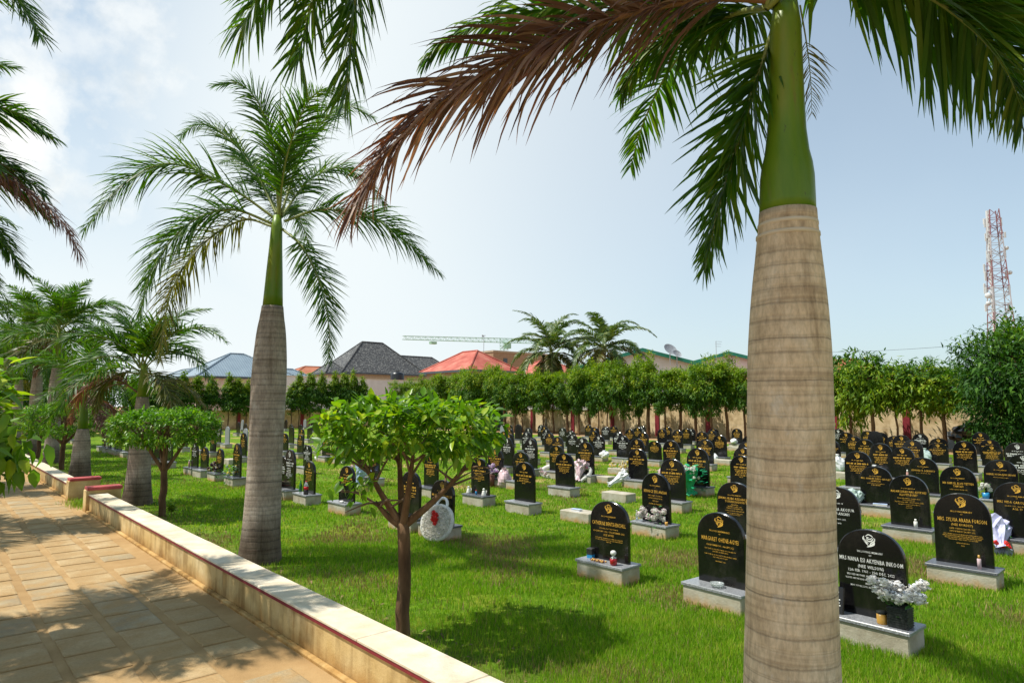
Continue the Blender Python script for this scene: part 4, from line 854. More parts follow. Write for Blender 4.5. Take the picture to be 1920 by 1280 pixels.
p=onv(1880,780,36.8); wall_tree('low dark shrub tree beside the black rubbish heap',p.x,p.y,3.2,big[0],TR[2],(.55,.55),73,cz=1.5)
for k,px in enumerate((250,272,300,322,345,372,399,431,447,464,490,515,548,563,583,605,628,646,663,680)):
    py={345:702,372:709,399:709,431:705,447:713,464:716,563:703,583:704,605:702,628:702,646:704,663:698,680:712,548:722}.get(px,712)
    r,_=ray(px,py); tt=(UE-1.9-(k%3)*.25)/r.y; z=H+r.z*tt
    wall_tree(f'cone-shaped evergreen, {ORD[k+1]} from the path end of the end wall',r.x*tt,UE-1.9-(k%3)*.25,z+.1,TCC[k%3],TR[2],(1.12+.1*(k%3),(z-1.75)/3.2),90+k,grp='cone-shaped evergreens along the end wall',cz=(z+1.85)/2)
# ------------------------------------------------------------------ houses beyond the walls
def ribbed(name,c1,c2,pitch,axis,rough=.45,depth=.25,spec=.4):
    m,t,out=nt(name); p=N(t,'BsdfPrincipled'); t.links.new(p.outputs[0],out.inputs[0]); sp=N(t,'SeparateXYZ'); t.links.new(N(t,'TexCoord').outputs['Object'],sp.inputs[0])
    f=math_(t,'FRACT',math_(t,'DIVIDE',sp.outputs[axis],pitch)); rb=ramp(t,f,[(0,(0,0,0)),(.12,(1,1,1)),(.3,(1,1,1)),(.42,(0,0,0))])
    c=ramp(t,noise(t,.7,5,.6),[(.3,c1),(.7,c2)]); c=mixc(t,.25,c,rb,'MULTIPLY'); t.links.new(c,p.inputs['Base Color']); p.inputs['Roughness'].default_value=rough; p.inputs['Specular IOR Level'].default_value=spec
    t.links.new(bump(t,rb,depth,.05),p.inputs['Normal']); return m
def shingle(name,cols,sx,sz,rough=.9):
    m,t,out=nt(name); p=N(t,'BsdfPrincipled'); t.links.new(p.outputs[0],out.inputs[0]); mp=N(t,'Mapping'); t.links.new(N(t,'TexCoord').outputs['Object'],mp.inputs[0])
    v=N(t,'TexVoronoi'); v.inputs['Scale'].default_value=1; mp.inputs['Scale'].default_value=(sx,sx,sz); t.links.new(mp.outputs[0],v.inputs['Vector'])
    s=N(t,'SeparateColor'); t.links.new(v.outputs['Color'],s.inputs[0]); n=len(cols)
    c=ramp(t,s.outputs[0],[(k/n,x) for k,x in enumerate(cols)],'CONSTANT'); t.links.new(c,p.inputs['Base Color']); p.inputs['Roughness'].default_value=rough
    t.links.new(bump(t,v.outputs['Distance'],.4,.05),p.inputs['Normal']); return m
M['roof_blue']=ribbed('blue_grey_sheet_roof',(.20,.26,.31),(.27,.34,.39),.36,0,.38)
M['roof_shingle']=shingle('dark_shingle_roof',[(.035,.037,.04),(.06,.062,.064),(.17,.17,.16),(.045,.047,.05),(.075,.075,.075)],5.2,9.5)
M['roof_red']=surf('weathered_red_roof',[(.28,.06,.04),(.40,.105,.075),(.48,.20,.14)],.6,.75,.25,.2,8,detail=8)
M['roof_tile']=ribbed('orange_tile_roof',(.40,.13,.065),(.52,.20,.11),.42,1,.7,.5,.2)
M['roof_green']=ribbed('green_sheet_roof',(.02,.14,.085),(.04,.21,.13),.4,1,.45)
M['roof_pale']=ribbed('faded_cream_green_roof',(.42,.43,.26),(.52,.52,.34),.45,0,.6)
M['trim_green']=plain('green_fascia',(.015,.19,.12),.5,.4)
M['fascia']=plain('dark_fascia',(.06,.075,.09),.5,.4)
M['white_wall']=surf('white_house_wall',[(.60,.58,.55),(.70,.68,.65)],.8,.9,.2,.1)
M['pink_wall']=surf('pale_pink_wall',[(.56,.44,.36),(.64,.52,.44)],.8,.9,.2,.1)
M['block']=surf('bare_block_wall',[(.36,.28,.20),(.46,.37,.27)],2.5,.95,.1,.3,10)
M['brick']=surf('brown_brick_wall',[(.28,.17,.10),(.38,.25,.16)],3,.95,.1,.3,12)
M['glass']=plain('dark_window',(.02,.025,.03),.1,.6)
M['tank']=plain('black_tank_plastic',(.012,.013,.015),.35,.5)
M['metal']=surf('galvanised_metal',[(.25,.26,.27),(.40,.41,.42)],6,.5,.4,0,metal=.4)
M['teal']=plain('teal_sheet',(.02,.30,.26),.5,.4)
def hip_house(label,corner,wx,wy,ze,zr,roof,wall,ridge='x',over=.6,zb=0,windows=(),fascia='fascia',ridge_frac=None,name='house'):
    e=empty(name,(corner.x,corner.y,0)); tag(e,label,'house','houses beyond the graveyard walls')
    b=MB(); b.box(over,wx-over,over,wy-over,zb,ze+.02,M[wall]); b.build('wall',e)
    x0,x1,y0,y1=0,wx,0,wy
    if ridge=='x': k=min(wy/2,wx/2*.98) if ridge_frac is None else wx*(1-ridge_frac)/2; r0,r1=(k,wy/2,zr),(wx-k,wy/2,zr)
    else: k=min(wx/2,wy/2*.98) if ridge_frac is None else wy*(1-ridge_frac)/2; r0,r1=(wx/2,k,zr),(wx/2,wy-k,zr)
    b=MB(); c=[(x0,y0,ze),(x1,y0,ze),(x1,y1,ze),(x0,y1,ze)]
    if ridge=='x': fs=[(0,1,5,4),(1,2,5),(2,3,4,5),(3,0,4)]
    else: fs=[(0,1,4),(1,2,5,4),(2,3,5),(3,0,4,5)]
    b.add(c+[r0,r1],fs+[(3,2,1,0)],M[roof])
    ro=b.build('roof',e)
    b=MB()
    for p,q in ((c[0],r0),(c[3],r0 if ridge=='x' else r1),(c[1],r1 if ridge=='x' else r0),(c[2],r1),(r0,r1)): b.tube([Vector(p)+Vector((0,0,.03)),Vector(q)+Vector((0,0,.03))],.13,6,M[roof])
    b.build('ridge_cap',ro)
    b=MB(); d=.06; b.box(-d,wx+d,-d,-.002,ze-.26,ze+.03,M[fascia]); b.box(-d,-.002,.0,wy+d,ze-.26,ze+.03,M[fascia]); b.build('fascia',e)
    for (face,a,z,w_,h_) in windows:
        b=MB()
        if face=='y': b.box(a,a+w_,over-.05,over+.05,z,z+h_,M['white_wall'])
        else: b.box(over-.05,over+.05,a,a+w_,z,z+h_,M['white_wall'])
        f=b.build('window',e); b=MB()
        if face=='y': b.box(a+.1,a+w_-.1,over-.08,over-.052,z+.1,z+h_-.1,M['glass'])
        else: b.box(over-.08,over-.052,a+.1,a+w_-.1,z+.1,z+h_-.1,M['glass'])
        b.build('pane',f)
    return e
def Zat(py,D,px=960): return W(px,py,D).z
c=W(369,704,88); h=hip_house('house with a ribbed blue-grey metal hip roof behind the end wall',c,14.5,12.5,c.z,Zat(660,94),'roof_blue','pink_wall','x',windows=(('y',8.3,c.z-2.2,1.2,1.3),))
c2=W(304,707,93); b=MB()
hip_house('lower wing with blue-grey roof joined to the blue-roofed house',W(352,706,90.5)+Vector((-.5,3.2,0)),7,14,c.z-.1,Zat(688,95),'roof_blue','pink_wall','y')
c3=W(492,713,97); hip_house('low annex with blue-grey roof, right beside the tall grey palm trunk',c3+Vector((0,0,0)),9.5,7,c3.z,Zat(690,100),'roof_blue','white_wall','x',windows=(('y',1.4,c3.z-1.9,1.0,1.2),))
c=W(552,700,150); hip_house('house with orange-red roof glimpsed between palm and dark roof',c,14,9,c.z,Zat(686,155),'roof_tile','white_wall','x')
# dark shingle house with its unfinished block walls, tank on top
c=W(640,697,118); zt=Zat(638,124)
h=hip_house('large unfinished house with a dark mottled shingle roof and bare block walls',c,18.5,11,c.z,zt,'roof_shingle','block','x',over=.9,ridge_frac=.24,windows=(('y',3.2,c.z-2.6,.9,1.7),('y',9.5,c.z-2.5,1.0,1.5)))
c=W(735,697,124); hip_house('wing with a lower dark shingle roof running behind the red roof',c+Vector((1,5,0)),19,9,c.z,Zat(664,132),'roof_shingle','block','x',over=.6)
b=MB(); 
c=W(610,698,116); hip_house('small dark shingle porch roof before the unfinished house',c,4.8,5.5,c.z,Zat(676,118),'roof_shingle','block','x',over=.5)
c=W(880,692,88); hip_house('bungalow with a weathered red hip roof behind the wall trees',c,9.5,12.0,c.z,Zat(656,93),'roof_red','block','y',over=.8,ridge_frac=.28)
p=W(907,657,93); e=empty('aerial_mast',(p.x,p.y,p.z-.3)); tag(e,'thin aerial on the ridge of the red hip roof','aerial','roof aerials'); b=MB(); b.tube([(0,0,0),(.02,0,2.4)],.035,5,M['metal']); b.tube([(-.25,.0,2.35),(.3,0,2.45)],.05,4,M['metal']); b.box(-.3,-.12,-.06,.06,2.2,2.5,M['metal']); b.build('pole',e)
c=W(1015,700,96); hip_house('house with faded pinkish red roof behind the coconut palms',c,12,11,c.z,Zat(672,101),'roof_red','white_wall','y',over=.6)
# unfinished brown brick block
p=W(925,657,150); e=empty('brick_building',(p.x,p.y,0)); tag(e,'flat-topped unfinished brown brick building below the crane','building'); b=MB(); b.box(0,20,0,12,0,p.z-.3,M['brick']); b.build('wall',e)
b=MB(); b.box(-.15,20.15,-.15,12.15,p.z-.3,p.z+.1,M['block']); b.build('parapet',e); b=MB(); b.box(3.0,4.2,-.06,.02,p.z-3.6,p.z-1.6,M['glass']); b.build('window',e)
# white garden wall and tank before the dark roof
p=W(688,711,96); q=W(740,711,100); d=(q-p); e=empty('garden_wall',(p.x,p.y,0),math.atan2(d.y,d.x)); tag(e,'plain white yard wall in the gap between the two rows of trees','wall'); b=MB(); L=d.xy.length; b.box(-14,L+6,0,.25,0,p.z,M['white_wall']); b.box(-14.05,L+6.05,-.05,.3,p.z,p.z+.12,M['wallcap']); b.build('wall_panel',e)
p=W(745,705,104); e=empty('water_tank',(p.x,p.y,p.z-.8)); tag(e,'black plastic water tank above the white yard wall','tank'); b=MB(); b.lathe([(.0,0),(1.05,0),(1.08,.12),(1.05,.22),(1.08,.5),(1.05,.6),(1.08,.9),(1.05,1.0),(1.0,1.25),(.5,1.45),(.3,1.5)],24,M['tank']); b.build('tank_body',e,True); b=MB(); b.lathe([(.32,1.48),(.34,1.6),(.0,1.63)],16,M['tank'],cap=False); b.build('lid',e); b=MB(); b.box(-1.3,1.3,-1.3,1.3,-p.z+.8,-.01,M['block']); b.build('stand',e)
# gabled house with green trim
def gable(label,peak,D,halfw,depth,zp,ze,roof,wall):
    p=W(peak,700,D); e=empty('gabled_house',(p.x,p.y,0)); tag(e,label,'house','houses beyond the graveyard walls')
    # gable faces -y ; ridge along +y, then turned
    b=MB(); b.add([(-halfw,0,0),(halfw,0,0),(halfw,0,ze),(0,0,zp),(-halfw,0,ze)],[(0,1,2,3,4)],M[wall]); b.box(-halfw,halfw,.001,depth,0,ze-.05,M[wall]); b.build('wall',e)
    s=(zp-ze)/halfw; o=.7; b=MB()
    for sg in(-1,1): b.add([(0,-.7,zp+.06),(sg*(halfw+o),-.7,ze-o*s+.06),(sg*(halfw+o),depth,ze-o*s+.06),(0,depth,zp+.06)],[(0,1,2,3) if sg<0 else (0,3,2,1)],M[roof])
    b.build('roof',e)
    b=MB()
    for sg in(-1,1): b.add([(0,-.74,zp+.12),(0,-.74,zp-.28),(sg*(halfw+o),-.74,ze-o*s-.28),(sg*(halfw+o),-.74,ze-o*s+.12),(0,-.66,zp+.12),(0,-.66,zp-.28),(sg*(halfw+o),-.66,ze-o*s-.28),(sg*(halfw+o),-.66,ze-o*s+.12)],[(0,1,2,3),(7,6,5,4),(0,3,7,4),(1,5,6,2),(2,6,7,3)],M['trim_green'])
    b.build('bargeboard',e); e.rotation_euler=(0,0,-YAW-.15); return e
gable('cream gabled house with green bargeboards, two dishes on its roof',1205,72,7.5,14,Zat(655,72),Zat(690,72),'roof_pale','white_wall')
gable('house with a bright green roof showing beside the big palm trunk',1366,78,5.5,12,Zat(661,78),Zat(684,78),'roof_green','white_wall')
def dish(label,px,py,D,r):
    p=W(px,py,D); e=empty('satellite_dish',p); tag(e,label,'satellite dish','dishes on the gabled roof'); b=MB(); b.lathe([(.02,0),(r*.4,.04*r),(r*.75,.14*r),(r,.27*r)],20,M['metal'],cap=False); q=b.build('reflector',e,True); q.rotation_euler=(math.radians(52),0,-YAW+.4)
    b=MB(); b.tube([(0,0,-1.5),(0,0,-.02)],.05,6,M['metal']); b.build('pole',e); b=MB(); b.tube([(0,0,0),(.1,-.3*r,.35*r)],.025,5,M['metal']); b.build('feed_arm',e)
dish('large grey satellite dish on the cream gabled roof',1256,657,70.5,.78); dish('smaller satellite dish lower on the gabled roof',1269,664,70,.5)
p=W(1343,662,76); e=empty('aerial_mast',(p.x,p.y,p.z-1.5)); tag(e,'television aerial standing above the wall trees near the green roof','aerial','roof aerials'); b=MB(); b.tube([(0,0,0),(0,0,2.9)],.03,5,M['metal']); 
for k in range(3): b.tube([(-.1,0,2.85-.28*k),(.75-.12*k,-.3,2.85-.28*k)],.02,4,M['metal'])
b.build('pole',e)
c=W(1700,744,62); hip_house('house with a long orange tile roof behind the pale green trees',c+Vector((-6,-2,0)),14,22,Zat(745,62),Zat(676,68),'roof_tile','white_wall','y',over=.5)
# teal sheet and dark shed seen between the trunks
p=W(902,770,64); e=empty('shed',(p.x,p.y,0),-YAW); tag(e,'dark shed with teal sheeting just over the wall, seen between trunks','shed'); b=MB(); b.box(0,4.2,0,2,0,p.z+.9,M['fascia']); b.build('shed_body',e); b=MB(); b.box(.4,1.2,-.03,-.002,p.z-.4,p.z+.7,M['teal']); b.box(2.0,3.1,-.03,-.002,p.z-.3,p.z+.75,M['teal']); b.build('teal_panel',e)
# ------------------------------------------------------------------ crane, mast, coconut palms
M['crane']=plain('pale_green_crane_paint',(.30,.50,.36),.5,.3)
p=W(945,640,260); q=W(755,633,240)
def lattice(b,A,B,s0,s1,n,mat,r,up=Vector((0,0,1))):
    A=Vector(A);B=Vector(B); ax=(B-A).normalized(); sd=ax.cross(up); sd=sd.normalized() if sd.length>.01 else Vector((1,0,0)); u2=sd.cross(ax)
    def P(k,i,j): f=k/n; s=s0*(1-f)+s1*f; return A.lerp(B,f)+sd*(i*s)+u2*(j*s)
    cs=((-.5,-.5),(.5,-.5),(.5,.5),(-.5,.5))
    for i,j in cs: b.tube([P(0,i,j),P(n,i,j)],r,4,mat)
    for k in range(n):
        for a in range(4):
            i,j=cs[a]; i2,j2=cs[(a+1)%4]; b.tube([P(k,i,j),P(k+1,i2,j2)] if k%2==0 else [P(k,i2,j2),P(k+1,i,j)],r*.6,4,mat); b.tube([P(k,i,j),P(k,i2,j2)],r*.6,4,mat)
e=empty('tower_crane',(p.x,p.y,0)); tag(e,'pale green tower crane jib reaching across the sky above the red roof','crane')
o=Vector((p.x,p.y,0)); b=MB(); lattice(b,p-o-Vector((0,0,p.z)),p-o+Vector((0,0,.8)),2.2,2.2,22,M['crane'],.08); b.build('tower',e)
b=MB(); back=W(1010,640,268); lattice(b,back-o,q-o,1.8,1.3,44,M['crane'],.075); b.build('jib',e)
b=MB(); t0=W(812,636,246)-o; b.box(t0.x-1.2,t0.x+1.2,t0.y-.8,t0.y+.8,t0.z-1.8,t0.z-.9,M['crane']); b.build('trolley',e)
b=MB(); k=p-o+Vector((1,-1,-1.6)); b.box(k.x-1,k.x+1,k.y-1,k.y+1,k.z-1.2,k.z+1,M['crane']); b.build('cab',e)
M['mast_red']=plain('mast_red_paint',(.25,.11,.12),.6,.3); M['mast_white']=plain('mast_white_paint',(.42,.40,.41),.6,.3); M['antenna']=plain('antenna_grey',(.50,.52,.52),.5,.3)
DT=118; top=W(1861,394,DT); e=empty('lattice_mast',(top.x,top.y,0),-YAW-.3); tag(e,'tall red and white lattice telecom mast carrying antennas','mast'); zt=top.z
nseg=8
for k in range(nseg):
    z0,z1=zt*k/nseg,zt*(k+1)/nseg; s0=4.3-(4.3-1.45)*k/nseg; s1=4.3-(4.3-1.45)*(k+1)/nseg; b=MB(); lattice(b,(0,0,z0),(0,0,z1),s0,s1,3,M['mast_red'] if k%2 else M['mast_white'],.095,Vector((0,1,0))); b.build('mast_section',e)
b=MB(); b.tube([(-1.0,.2,0),(-.75,.2,zt)],.30,6,M['antenna']); b.build('cable_ladder',e)
ra=random.Random(2)
for z in (zt-1.8,zt-2.2,zt-4.6,zt-4.9,zt-8.2,zt-9,zt-10.5,zt-12,zt-14.2,zt-14.8,zt-17.8):
    for sg in (-1,1):
        if ra.random()<.2: continue
        s=(4.3-2.85*z/zt)/2; x=sg*(s+.42); y=ra.uniform(-s,s); b=MB(); hh=ra.uniform(1.0,1.9); b.bbox(x-.16,x+.16,y-.12,y+.12,z-hh/2,z+hh/2,.04,M['antenna']); b.tube([(x-sg*.7,y,z-.4),(x,y,z-.4)],.06,5,M['mast_red']); b.tube([(x-sg*.7,y,z+.4),(x,y,z+.4)],.06,5,M['mast_red']); b.build('antenna_panel',e)
for x,y,z,r in ((-1.75,-.6,zt-15.8,.5),(1.35,-.5,zt-7.3,.36),(-1.8,-.6,zt-17.2,.36),(1.6,-.5,zt-11.8,.36)):
    b=MB(); b.lathe([(r,0),(r,.35),(r*.7,.5)],14,M['antenna']); d=b.build('drum_dish',e,True); d.location=(x,y,z); d.rotation_euler=(math.pi/2,0,.4*x)
def coconut(label,px,py,D,seed,h2,crs):
    p=W(px,py,D); e=empty('coconut_palm',(p.x,p.y,0)); tag(e,label,'palm tree','coconut palms beyond the boundary wall'); r=random.Random(seed)
    b=MB(); b.tube([(.3*math.sin(z*.25),.2*math.cos(z*.3)-.2,z) for z in np.linspace(-.2,p.z,9)],[.24-.012*k for k in range(9)],9,M['bark']); b.build('trunk',e,True)
    b=MB()
    for k in range(8): a=r.random()*6.3; b.blob((.3*math.cos(a),.3*math.sin(a),p.z-.35+r.uniform(-.2,.1)),.15,M['palm_old'],7,5,.05)
    b.build('coconut_cluster',e,True)
    a=r.random()*6
    for k in range(30):
        a+=2.4; e0=84-4.4*k+r.uniform(-10,10); me=frond_mesh('frond',arc(e0,92+r.uniform(-15,25),r.uniform(2.9,3.7)),.62,64,M['coco'] if k<18 else M['palm_old'],M['rachis'],seed=seed*50+k,m=3,wid=.07,droop=1.1,plum=20,fa=(40,60))
        f=link_mesh('frond',me,e); f.location=(.3*math.sin(p.z*.25),.2*math.cos(p.z*.3)-.2,p.z); f.rotation_euler=(0,0,a); f.scale=(crs,)*3
    return e
coconut('coconut palm over the wall, nearer the crane, full ragged crown',1025,660,60,3,0,1.6)
coconut('coconut palm over the wall, taller, one frond reaching towards the gabled house',1124,654,57,4,0,1.6)
# trees far behind
def far_tree(label,px,pyt,D,w_,seed,mat='tree_dark'):
    p=W(px,pyt,D); e=empty('distant_tree',(p.x,p.y,0)); tag(e,label,'tree','trees beyond the boundary wall'); h=p.z
    b=MB(); b.tube([(0,0,-.1),(.1,0,h*.5),(0,.1,h*.8)],[.22,.18,.08],7,M['bark_tree']); b.build('trunk',e)
    c=link_mesh('crown',tree_crown(seed,w_,h*.36,2200,.5,[M[mat],M['tree']],.3,top=.25),e); c.location=(0,0,h*.64)
far_tree('dark tree just beyond the wall beside the big palm trunk',1578,672,46,1.6,201)
far_tree('dark treetop above the ridge of the orange tile roof',1765,682,84,3.4,202); far_tree('dark treetop farther along above the orange tile roof',1800,678,86,3.2,203)
far_tree('dark tree behind the distant palms where the path ends',150,690,82,4.5,204); far_tree('broad dark tree filling the end of the path',60,668,80,5.0,205); far_tree('dark tree between the low palms and the cone evergreens',235,700,79,3.6,206)
far_tree('dark shrubby tree above the end wall by the first cones',300,722,74,2.4,207)
far_tree('feathery tree behind the lattice mast at the picture edge',1915,600,52,2.6,208)
far_tree('dark green tree massed behind the palms at the picture edge',30,640,48,3.2,209); far_tree('dark green tree massed behind the palms, nearer the grey trunk',118,690,52,2.8,210)
# wire
a,bq=W(1500,661,70),W(1990,627,60); e=empty('overhead_wire',(a.x,a.y,a.z)); tag(e,'thin overhead wire crossing the sky behind the big palm','wire'); b=MB(); b.tube([(bq-a)*s+Vector((0,0,-1.6*s*(1-s))) for s in np.linspace(0,1,12)],.018,4,M['tank']); b.build('cable',e)
# black covered heap and leaning slab by the wall
p=G(1822,836); p=Vector((39.3,p.y/p.x*39.3,0)); e=empty('rubbish_heap',p); tag(e,'heap covered by shiny black plastic against the boundary wall','heap')
M['black_plastic']=plain('black_plastic_sheet',(.006,.006,.007),.28,.5); b=MB(); rr=random.Random(4)
for k in range(9): b.blob((rr.uniform(-.3,.4),rr.uniform(-.75,.75),.35+.75*rr.random()),rr.uniform(.4,.62),M['black_plastic'],12,8,.16,.7)
b.build('plastic_cover',e)
p=W(1781,822,36); e=empty('leaning_slab',(p.x,p.y,0),-math.pi/2); tag(e,'grey granite slab leaning by a tree trunk near the black heap','slab'); b=MB(); b.bbox(-.28,.28,-.03,.03,-.05,.92,.008,M['tablet_grey']); s=b.build('slab_body',e); s.rotation_euler=(-.12,0,0)
# ------------------------------------------------------------------ things left on the graves
M['petal_w']=leafmat('white_petal',(.62,.60,.56),(.80,.78,.74),trans=.35,rough=.6,tcol=(1.1,1.08,1.0),spec=.2); M['petal_r']=plain('red_petal',(.55,.02,.015),.5,.3); M['petal_p']=plain('pink_petal',(.55,.22,.30),.6,.2); M['petal_y']=plain('yellow_petal',(.65,.48,.06),.6,.2); M['petal_v']=plain('lilac_petal',(.45,.26,.52),.6,.2); M['petal_k']=plain('dark_petal',(.05,.02,.03),.6,.2)
M['wrap_w']=plain('white_wrapping',(.70,.70,.70),.35,.4); M['wrap_b']=plain('pale_blue_wrapping',(.42,.52,.72),.3,.4); M['wrap_p']=plain('pale_pink_wrapping',(.58,.42,.44),.35,.4); M['wrap_g']=plain('green_net',(.02,.33,.14),.45,.3); M['wrap_s']=plain('silver_green_wrapping',(.42,.52,.48),.3,.5); M['lilac']=plain('lilac_net',(.44,.44,.62),.45,.3)
M['fl_leaf']=leafmat('flower_leaf',(.03,.10,.02),(.06,.20,.04),trans=.2)
M['glass_c']=plain('clear_glass',(.75,.80,.78),.06,.5,trans=.75); M['glass_g']=plain('green_glass',(.01,.14,.03),.08,.6); M['cola']=plain('cola',(.012,.006,.004),.1,.6); M['lab_r']=plain('red_label',(.55,.015,.02),.4,.4); M['perf']=plain('red_liquid',(.35,.01,.015),.08,.6); M['amber']=plain('amber_wax',(.50,.27,.05),.3,.5); M['basket']=plain('black_basket',(.025,.027,.025),.6,.3,var=.5,scale=60); M['blue']=plain('blue_plastic',(.03,.25,.50),.3,.5); M['wicker']=plain('brown_wicker',(.16,.07,.05),.7,.2,var=.4,scale=60); M['box_y']=plain('cream_card',(.60,.52,.32),.6,.3); M['pinkc']=plain('pink_candle',(.55,.30,.26),.4,.4); M['porc']=plain('white_porcelain',(.70,.68,.63),.3,.5)
rf=random.Random(12)
def at(key,dx,dy,z=None):      # dx to the viewer's right on the stone, dy towards the viewer
    e,s,zt=STONE[key]; return Vector((e.location.x-dy,e.location.y-dx,zt if z is None else z))
def petals(b,c,r,mats,n=14,lay=2):
    for k in range(n+8):
        a=rf.random()*6.283; el=rf.uniform(-.5,1.4); d=Vector((math.cos(a)*math.cos(el),math.sin(a)*math.cos(el),math.sin(el))); s=d.cross(Vector((0,0,1))).normalized() if abs(d.z)<.95 else Vector((1,0,0)); u=s.cross(d)
        c0=Vector(c)+d*r*.3; w=r*.34; m=rf.choice(mats)
        b.add([c0,c0+d*r*.55+s*w+u*r*.1,c0+d*r*.72+u*r*.2,c0+d*r*.55-s*w+u*r*.1,c0+d*r*.62-u*r*.12],[(0,1,4),(1,2,4),(2,3,4),(3,0,4)],m)
    b.blob(c,r*.6,mats[0],8,6,.2)
def flowers(name,parent,cs,r,mats,leafy=True):
    b=MB()
    for c in cs: petals(b,c,r*rf.uniform(.8,1.15),mats)
    o=b.build(name,parent)
    return o
def sprays(parent,c,r,n,mat='fl_leaf',L=.07):
    rng=np.random.default_rng(rf.randrange(9999)); P=np.array([tuple(c)])+rng.normal(0,r*.5,(n,3)); D=rdir(rng,n)+np.array([0,0,.5]); link_mesh('foliage',crown_mesh('foliage',[M[mat]],P,D,rdir(rng,n)+np.array([0,0,1.]),L,L*.35,np.zeros(n)),parent)
def bottle(name,label,cat,p,prof,bands,grp=None,n=18):
    e=empty(name,p); tag(e,label,cat,grp)
    for pn,(i,j,mat) in bands.items():
        b=MB(); b.lathe(prof[i:j+1],n,M[mat]); b.build(pn,e,True)
    return e
def bouquet(label,p,ax,L,r,wrap,fl,nfl=9,ribbon=None,seed=1,name='bouquet'):
    # a paper cone lying or leaning along ax, open end with flowers
    e=empty(name,p); tag(e,label,'bouquet','bouquets left on the graves'); ax=Vector(ax).normalized(); s=ax.orthogonal().normalized(); u=ax.cross(s); q=random.Random(seed); b=MB(); n=22; vs=[];m=9
    for k in range(m):
        f=k/(m-1); rr=r*(.22+.30*abs(f-.18)*2.2+.35*f**1.5) if f>.18 else r*(.62-.40*f/.18)
        for i in range(n): 
            a=6.283*i/n; z=rr*(1+.28*q.uniform(-1,1)*f+.10*math.sin(7*a+k)); vs.append(ax*(L*f+ (.05*L*q.uniform(-1,1) if k in(0,m-1) else 0))+s*(z*math.cos(a))+u*(z*math.sin(a)))
    b.add(vs,[(k*n+i,k*n+(i+1)%n,k*n+n+(i+1)%n,k*n+n+i) for k in range(m-1) for i in range(n)],M[wrap]); b.build('wrapping',e)
    cs=[ax*(L*q.uniform(.82,1.02))+s*(r*q.uniform(-.7,.7))+u*(r*q.uniform(-.7,.7)) for _ in range(nfl)]
    flowers('flower_heads',e,cs,.055,[M[x] for x in fl]); sprays(e,ax*L*.85,r,16)
    if ribbon:
        b=MB(); c=ax*(L*.18)
        for k in range(9): d=Vector((q.uniform(-1,1),q.uniform(-1,1),q.uniform(0,1))).normalized(); b.tube([c,c+d*r*.5+Vector((0,0,.02)),c+d*r*.62,c+d*r*.25],[.012,.03,.03,.012],5,M[ribbon])
        b.build('ribbon',e)
    return e
def bag(label,p,r,mat,sq=.8,name='wrapped_bundle',cat='bundle'):
    e=empty(name,p); tag(e,label,cat,'wrapped bundles on the lawn'); b=MB(); b.blob((0,0,r*sq*.8),r,M[mat],16,11,.09,sq); b.build('wrapping',e); 
    b=MB(); b.lathe([(r*.16,r*sq*1.5),(r*.10,r*sq*1.66),(r*.34,r*sq*2.0)],12,M[mat],cap=False,wob=.25); b.build('gathered_neck',e); return e
# white flower pot, candle jar and plaque on the near white-lettered stone
p=at("nana",.27,.06); e=empty('flower_pot',p); tag(e,'white artificial flowers in a black woven pot, beside the amber candle jar','flower pot','flower pots on the graves')
b=MB(); b.bbox(-.085,.085,-.085,.085,0,.19,.012,M['basket']); 
for k in range(8): b.box(-.088,.088,-.088,.088,.012+k*.022,.022+k*.022,M['basket'])
b.build('pot',e)
cs=[(rf.uniform(-.14,.14),rf.uniform(-.19,.19),.24+rf.uniform(0,.17)) for _ in range(24)]; flowers('flower_heads',e,cs,.062,[M['petal_w'],M['wrap_w']]); sprays(e,(0,0,.22),.13,24)
b=MB(); 
for c in cs[:12]: b.tube([(0,0,.15),(c[0]*.5,c[1]*.5,.2),c],.004,4,M['fl_leaf'])
b.build('stems',e)
bottle('candle_jar','small amber candle jar beside the black woven flower pot','candle jar',at("nana",.12,.10),[(.0,0),(.042,0),(.045,.01),(.045,.095),(.046,.096),(.046,.115),(.0,.117)],{'jar':(0,3,'amber'),'lid':(4,6,'basket')})
p=at("nana",-.33,.10); e=empty('memorial_plaque',p,-math.pi/2); tag(e,'small black plaque with white writing leaning on the white-lettered headstone','plaque'); b=MB(); b.bbox(-.10,.10,-.012,.012,0,.26,.01,M['tablet']); pl=b.build('plaque_body',e); b=MB()
for k,(z,w_) in enumerate(((.20,.10),(.165,.03),(.13,.13),(.10,.12),(.075,.14),(.05,.09))): 
    x=-w_/2
    while x<w_/2: q=rf.uniform(.012,.03); b.add([(x,-.0135,z),(min(x+q,w_/2),-.0135,z),(min(x+q,w_/2),-.0135,z+.011),(x,-.0135,z+.011)],[(0,1,2,3)],M['silver']); x+=q+.006
b.build('writing',pl); e.rotation_euler=(-.18,0,-math.pi/2)
b=MB(); q=empty('glass_dish',at('marg',.02,.10)); tag(q,'clear glass dish on the plinth with white-flecked gold-lettered stone','dish'); b.lathe([(.0,.004),(.05,.004),(.075,.03),(.08,.05),(.074,.05),(.068,.032),(.045,.012),(.0,.01)],20,M['glass_c'],cap=False); b.build('dish_body',q,True)
bottle('perfume_bottle','round perfume bottle of red liquid with a clear ball stopper','bottle',at('cath',.20,.12),[(.0,0),(.035,0),(.047,.02),(.048,.06),(.044,.085),(.043,.088),(.03,.102),(.014,.11),(.014,.122),(.03,.13),(.04,.15),(.036,.172),(.018,.185),(.0,.187)],{'liquid':(0,4,'perf'),'shoulder':(5,8,'glass_c'),'stopper':(8,13,'porc')})
